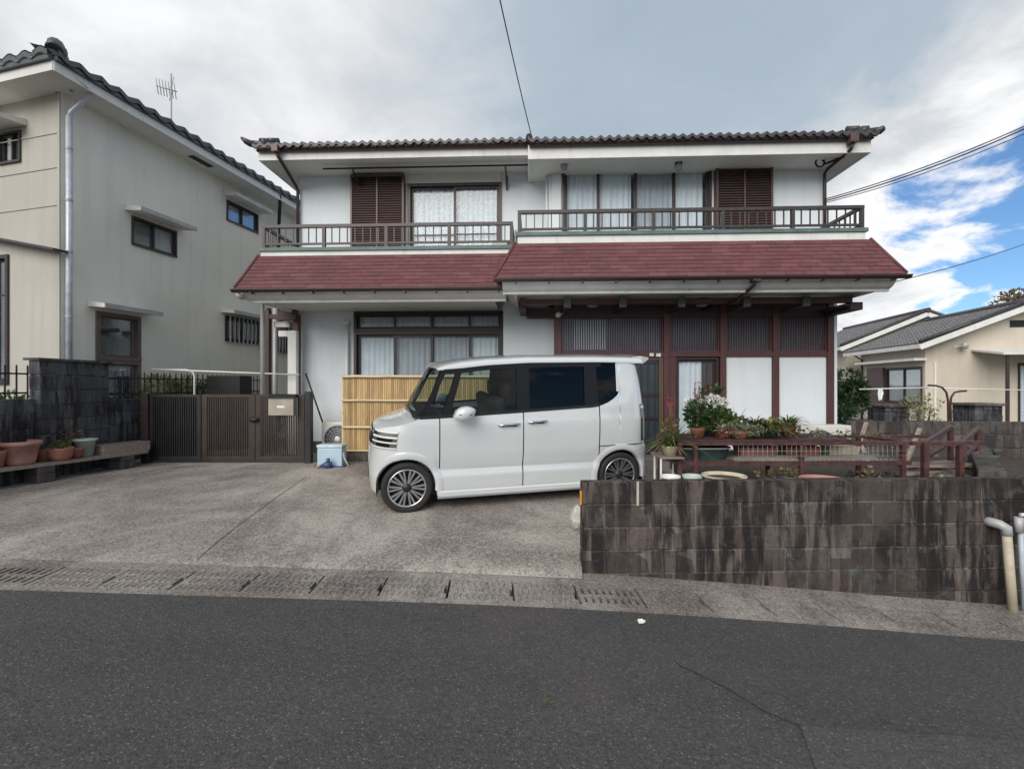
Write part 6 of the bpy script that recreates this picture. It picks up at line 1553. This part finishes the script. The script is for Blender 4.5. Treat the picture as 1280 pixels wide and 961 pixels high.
# --- timber pile and rubble behind the wall
for k in range(14):
    p = atz(1158 + 11 * (k % 3), 480, 5.15 + .13 * (k % 3)); z = GZ + .018 + .036 * (k // 2); L = random.uniform(.5, .75)
    m = MB(); m.obox((0, 0, 0), (L / 2, 0, 0), (0, .055, 0), (0, 0, .016)); o = m.build('timber_plank', MT['weather_wood'])
    o.location = (p.x, p.y, z); o.rotation_euler = (0, 0, R(random.uniform(-8, 22)))
    tag(o, 'grey weathered plank in the timber pile under the stair handrail', 'plank', 'planks in the timber pile')
p = atz(1176, 480, 5.0); t = thing('green_jar', 'rounded olive green jar among the planks', 'jar', (p.x, p.y, GZ), local=True); MB().lathe([(0, 0), (.06, 0), (.085, .06), (.075, .13), (.04, .16), (.045, .175), (.03, .175)], n=20).build('jar_body', M('olive_glaze', (.14, .135, .07), .4), t)
rd = random.Random(5); m = MB()
for k in range(260):
    px = rd.uniform(1060, 1225); Zc = rd.uniform(4.65, 5.9); p = atz(px, 480, Zc); s = rd.uniform(.012, .045); v_ = [Vector((rd.uniform(-1, 1), rd.uniform(-1, 1), rd.uniform(-1, 1))).normalized() for _ in range(3)]
    m.obox((p.x, p.y, GZ + s * .5), v_[0] * s, v_[0].cross(v_[1]).normalized() * s * .7, v_[1] * s * .5)
o = m.build('rubble', MT['right_block']); tag(o, 'loose stones and rubble on the garden soil', 'rubble'); o['kind'] = 'stuff'
for k, (pa, za, pb, zb_) in enumerate(((1066, .48, 1083, .98), (1088, .46, 1072, .80), (1128, .46, 1150, .95))):
    a, b = atz(pa, 480, 6.6 - .3 * k), atz(pb, 480, 6.9 - .3 * k); o = MB().beam((a.x, a.y, GZ), (b.x, b.y, zb_ + .02), .05, .03).build('wooden_stake', MT['weather_wood']); tag(o, ['grey wooden stake leaning by the boundary wall near the outdoor unit', 'short grey stake crossing the taller one by the boundary wall', 'grey stake leaning behind the end of the rack'][k], 'stake')
# dry grass tufts on the soil
for k, (px, Zc, lab) in enumerate(((1070, 6.6, 'dry weed tuft at the foot of the boundary wall near the outdoor unit'), (1140, 5.9, 'weed tuft behind the stair handrail'), (1245, 5.8, 'small weed on the low side wall'))):
    p = atz(px, 480, Zc); t = thing('weed_tuft', lab, 'weed', (p.x, p.y, GZ if k < 2 else .7), local=True); strap_leaves(t, MT['leaf_yellow'] if k != 2 else MT['leaf_dark'], (0, 0, 0), 22, .45 if k < 2 else .12, .008, 95 + k, .35)
# --- pipes at the street corner
p = atz(1256, 655, 4.2); q = atz(1264, 768, 4.2); zq = zr(q.x) - .05
t = thing('clay_drain_pipe', 'cream drain pipe with a grey elbow at the end of the street wall', 'pipe', (p.x, p.y, zq))
MB().tube([(p.x + .015, p.y, p.z - .06), (q.x, q.y - .02, zq)], .034, 14).build('pipe', MT['stone_pot'], t)
MB().tube([(p.x - .06, p.y + .14, p.z + .0), (p.x - .05, p.y + .06, p.z + .0), (p.x - .025, p.y + .02, p.z - .005), (p.x + .012, p.y, p.z - .03), (p.x + .016, p.y, p.z - .09)], .041, 14).build('elbow', MT['grey_pipe'], t)
p = atz(1275, 650, 4.2); zq = zr(p.x) - .05; t = thing('water_pipe', 'pale blue grey water pipe with a tap beside the cream drain pipe', 'pipe', (p.x, p.y, zq)); MB().tube([(p.x, p.y, p.z + .02), (p.x + .04, p.y, zq)], .022, 10).build('pipe', M('blue_grey_pipe', (.42, .47, .53), .4), t)
MB().tube([(p.x - .01, p.y, p.z + .03), (p.x - .01, p.y, p.z - .10)], .032, 10).build('collar', MT['grey_pipe'], t); MB().tube([(p.x - .0, p.y, p.z + .05), (p.x + .10, p.y - .02, p.z + .06)], .016, 8).build('tap', MT['white_plastic'], t)
# broken concrete lump at the wall end
p = hit(717, 662, gd); m = MB(); rd = random.Random(3)
P = []
for i in range(7):
    th = math.pi * i / 6; P.append([(p.x + .05 + .075 * math.sin(th) * math.cos(a) * rd.uniform(.75, 1.2), p.y + .12 + .16 * math.sin(th) * math.sin(a) * rd.uniform(.8, 1.15), p.z + .09 - .13 * math.cos(th) * rd.uniform(.85, 1.1)) for a in np.linspace(0, 2 * math.pi, 10)[:-1]])
m.grid(P, False, True); tag(m.build('concrete_lump', M('broken_concrete', (.46, .44, .41), .9, 0, .3, 20, .6, 60)), 'lump of broken pale concrete against the end of the street wall', 'stone')
# scrap on the road and weeds
p = hit(801, 777, groad); m = MB(); m.obox((p.x, p.y, zr(p.x) + .012), (.018, .004, 0), (-.003, .012, .002), (0, 0, .008)).obox((p.x + .02, p.y + .01, zr(p.x) + .008), (.012, -.006, 0), (.004, .008, 0), (0, 0, .005)); tag(m.build('paper_scrap', MT['paper']), 'small white scrap lying on the asphalt near the grate', 'litter')
p = hit(680, 879, groad); t = thing('road_weed', 'tiny green weed sprouting from the asphalt', 'weed', (p.x, p.y, zr(p.x)), local=True); strap_leaves(t, MT['leaf'], (0, 0, 0), 8, .03, .004, 3, .3)
rd = random.Random(9); m = MB()                      # moss and small weeds along the foot of the wall
for k in range(420):
    s = rd.uniform(0, 1); x = .36 + 4.4 * s; y = Yu(x) + .07 + rd.uniform(-.05, .07); z = zr(x) + .008; h = rd.uniform(.008, .03); a = rd.uniform(0, 6.28)
    if math.sin(s * 40) + math.sin(s * 17 + 1) < rd.uniform(-.6, 1.6): continue
    d = Vector((math.cos(a), math.sin(a), 0)) * .012; m.add([(x - d.x, y - d.y, z), (x + d.x, y + d.y, z), (x + d.y * .6, y - d.x * .6, z + h)], [(0, 1, 2)])
o = m.build('wall_foot_moss', MT['leaf_dry']); tag(o, 'thin moss and dead leaves along the foot of the street wall', 'moss'); o['kind'] = 'stuff'

# ================================================================== BEYOND THE BOUNDARY AT THE RIGHT
def stone_pier(label, px, Zc, w, ytop, h=1.3):
    p = atz(px, ytop, Zc); t = thing('stone_gate_pier', label, 'gate pier', (p.x, p.y, p.z - h)); zt = p.z
    MB().box(p.x - w / 2 + .01, p.x + w / 2 - .01, p.y - w / 2 + .01, p.y + w / 2 - .01, zt - h, zt - .06).build('core', MT['dark_block'], t)
    rd = random.Random(int(px)); z = zt - h
    k = 0
    while z < zt - .08:
        hh = rd.uniform(.09, .13); x = p.x - w / 2
        while x < p.x + w / 2 - .03:
            ww = min(rd.uniform(.18, .34), p.x + w / 2 - x); link('stone', block_piece(ww - .008, w, hh - .008, MT['dark_block']), t, loc=(x + ww / 2, p.y + rd.uniform(-.012, .012), min(z + hh / 2, zt - .06 - hh / 2 + .004))); x += ww
        z += hh
    MB().box(p.x - w / 2 - .05, p.x + w / 2 + .05, p.y - w / 2 - .05, p.y + w / 2 + .05, zt - .06, zt).build('cap_stone', MT['right_block'], t, .01)
stone_pier('dark stone gate pier with a cap slab below the curtained window', 1110, 12.5, .62, 505)
stone_pier('dark stone gate pier in front of the bungalow porch', 1221, 11.5, .62, 503)
bl = thing('bungalow_front_wall', 'low grey wall in front of the cream bungalow between the stone piers', 'wall', tuple(atz(1160, 520, 12.2)))
a, b = cam2w(8.6, 12.9), cam2w(14.5, 11.3); block_wall(bl, (a.x, a.y), (b.x, b.y), .62, -.4, .12, MT['right_block'], MT['mortar'], L=.39)
def bent_rail(label, pts, Zc, r, mat):
    t = thing('bent_pipe_rail', label, 'rail', tuple(atz(pts[0][0], 530, Zc))); MB().tube([atz(x, y, Zc) for x, y in pts], r, 8).build('pipe', MT[mat], t)
bent_rail('brown bent pipe handrail near the cream bungalow corner', [(1186, 560), (1185, 500), (1183, 490), (1178, 484), (1170, 481.5), (1160, 481)], 9.0, .018, 'rust')
bent_rail('second brown bent pipe handrail facing the porch', [(1190, 560), (1188, 505), (1189, 496), (1193, 490), (1200, 488.5), (1208, 488)], 9.0, .018, 'rust')
t = thing('white_wash_line_pole', 'long thin white washing pole in front of the cream bungalow', 'pole', tuple(atz(1160, 487, 9.6))); MB().tube([atz(1074, 486, 9.6), atz(1160, 484, 9.5)], .014, 6).build('pole', MT['white_plastic'], t); MB().tube([atz(1160, 484.5, 9.5), atz(1300, 487.5, 9.4)], .012, 6).build('pole', MT['white_plastic'], t)
p = atz(1098, 493, 9.5); t = thing('hanging_cloth', 'small white cloth hanging on the washing pole', 'cloth', p); m = MB(); m.grid([[(p.x + .09 * i / 4 * (1 if j < 3 else .7), p.y + .02 * math.sin(i * 2 + j), p.z + .12 - .06 * j + .03 * i / 4) for i in range(5)] for j in range(5)]); m.build('cloth', MT['curtain'], t)
def bush(name, label, px, py, Zc, rx, rz, zg, n, size, seed, mat, trunks=4):
    p = atz(px, py, Zc); t = thing(name, label, 'shrub' if 'shrub' in name else 'tree', (p.x, p.y, zg)); rd = random.Random(seed); m = MB()
    for k in range(trunks): q = Vector((p.x + rd.uniform(-.5, .5) * rx, p.y + rd.uniform(-.4, .4) * rx, p.z + rd.uniform(-.3, .4) * rz)); m.tube([(p.x + rd.uniform(-.05, .05), p.y, zg), Vector((p.x, p.y, zg)).lerp(q, .6) + Vector((rd.uniform(-.08, .08), 0, 0)), q], [.045, .03, .012], 6)
    m.build('trunk', MT['bark'], t); c = MB()
    lobes = [(p + Vector((rd.uniform(-.7, .7) * rx, rd.uniform(-.6, .6) * rx, rd.uniform(-.6, .7) * rz)), rd.uniform(.35, .6)) for _ in range(9)]
    for _ in range(n):
        ctr, k = rd.choice(lobes); q = Vector((rd.gauss(0, 1), rd.gauss(0, 1), rd.gauss(0, 1))); q = q.normalized() * rd.uniform(.5, 1) ** .5; b = ctr + Vector((q.x * rx * k, q.y * rx * k, q.z * rz * k)); d = (q + Vector((rd.uniform(-.6, .6), rd.uniform(-.6, .6), rd.uniform(-.2, .6)))).normalized(); s = d.cross(Vector((rd.uniform(-1, 1), rd.uniform(-1, 1), .5))).normalized(); L_ = size * rd.uniform(.6, 1.3); up = s.cross(d)
        c.add([b, b + d * L_ * .45 + s * L_ * .25 + up * L_ * .06, b + d * L_, b + d * L_ * .45 - s * L_ * .25 + up * L_ * .06], [(0, 1, 2, 3)])
    c.build('crown', MT[mat], t); return t
bush('garden_shrub', 'dark green clipped garden shrub between the white house and the cream bungalow', 1056, 492, 11.5, .62, .55, -.4, 2600, .10, 1, 'leaf_dark')
bush('garden_shrub', 'low dark shrub at the foot of the clipped garden shrub', 1052, 517, 9.6, .30, .22, -.3, 500, .09, 2, 'leaf_dark', 2)
bush('garden_shrub', 'pale yellow green young shrub below the curtained window', 1152, 512, 12.0, .42, .36, -.4, 420, .08, 3, 'leaf_yellow', 3)
bush('garden_tree', 'sparse tree top rising behind the ridge of the cream bungalow', 1268, 377, 34, 1.2, .75, -.5, 900, .22, 4, 'leaf_dry', 4)
# ================================================================== OVERHEAD CABLES
def cable(label, a, b, sag, r, grp=None):
    a, b = Vector(a), Vector(b); o = MB().tube([a.lerp(b, k / 16) - Vector((0, 0, sag * 4 * (k / 16) * (1 - k / 16))) for k in range(17)], r, 5).build('overhead_cable', MT['wire']); tag(o, label, 'cable')
cable('single thin cable rising steeply from the step in the roof ridge', at(665, 172, 8.2), atz(612, -60, 5.0), .05, .008)
cable('upper cable of the bundle running from the balcony corner to the street', at(1030, 249, 8.3), atz(1340, 130, 7.0), .10, .009)
cable('middle cable of the bundle running from the balcony corner', at(1031, 251, 8.35), atz(1340, 133, 7.05), .11, .011)
cable('lower cable of the bundle running from the balcony corner', at(1032, 253, 8.4), atz(1340, 140, 7.1), .11, .007)
cable('lone thin cable leaving the skirt roof corner towards the bungalows', at(1100, 356, 7.9), atz(1340, 281, 12), .10, .008)
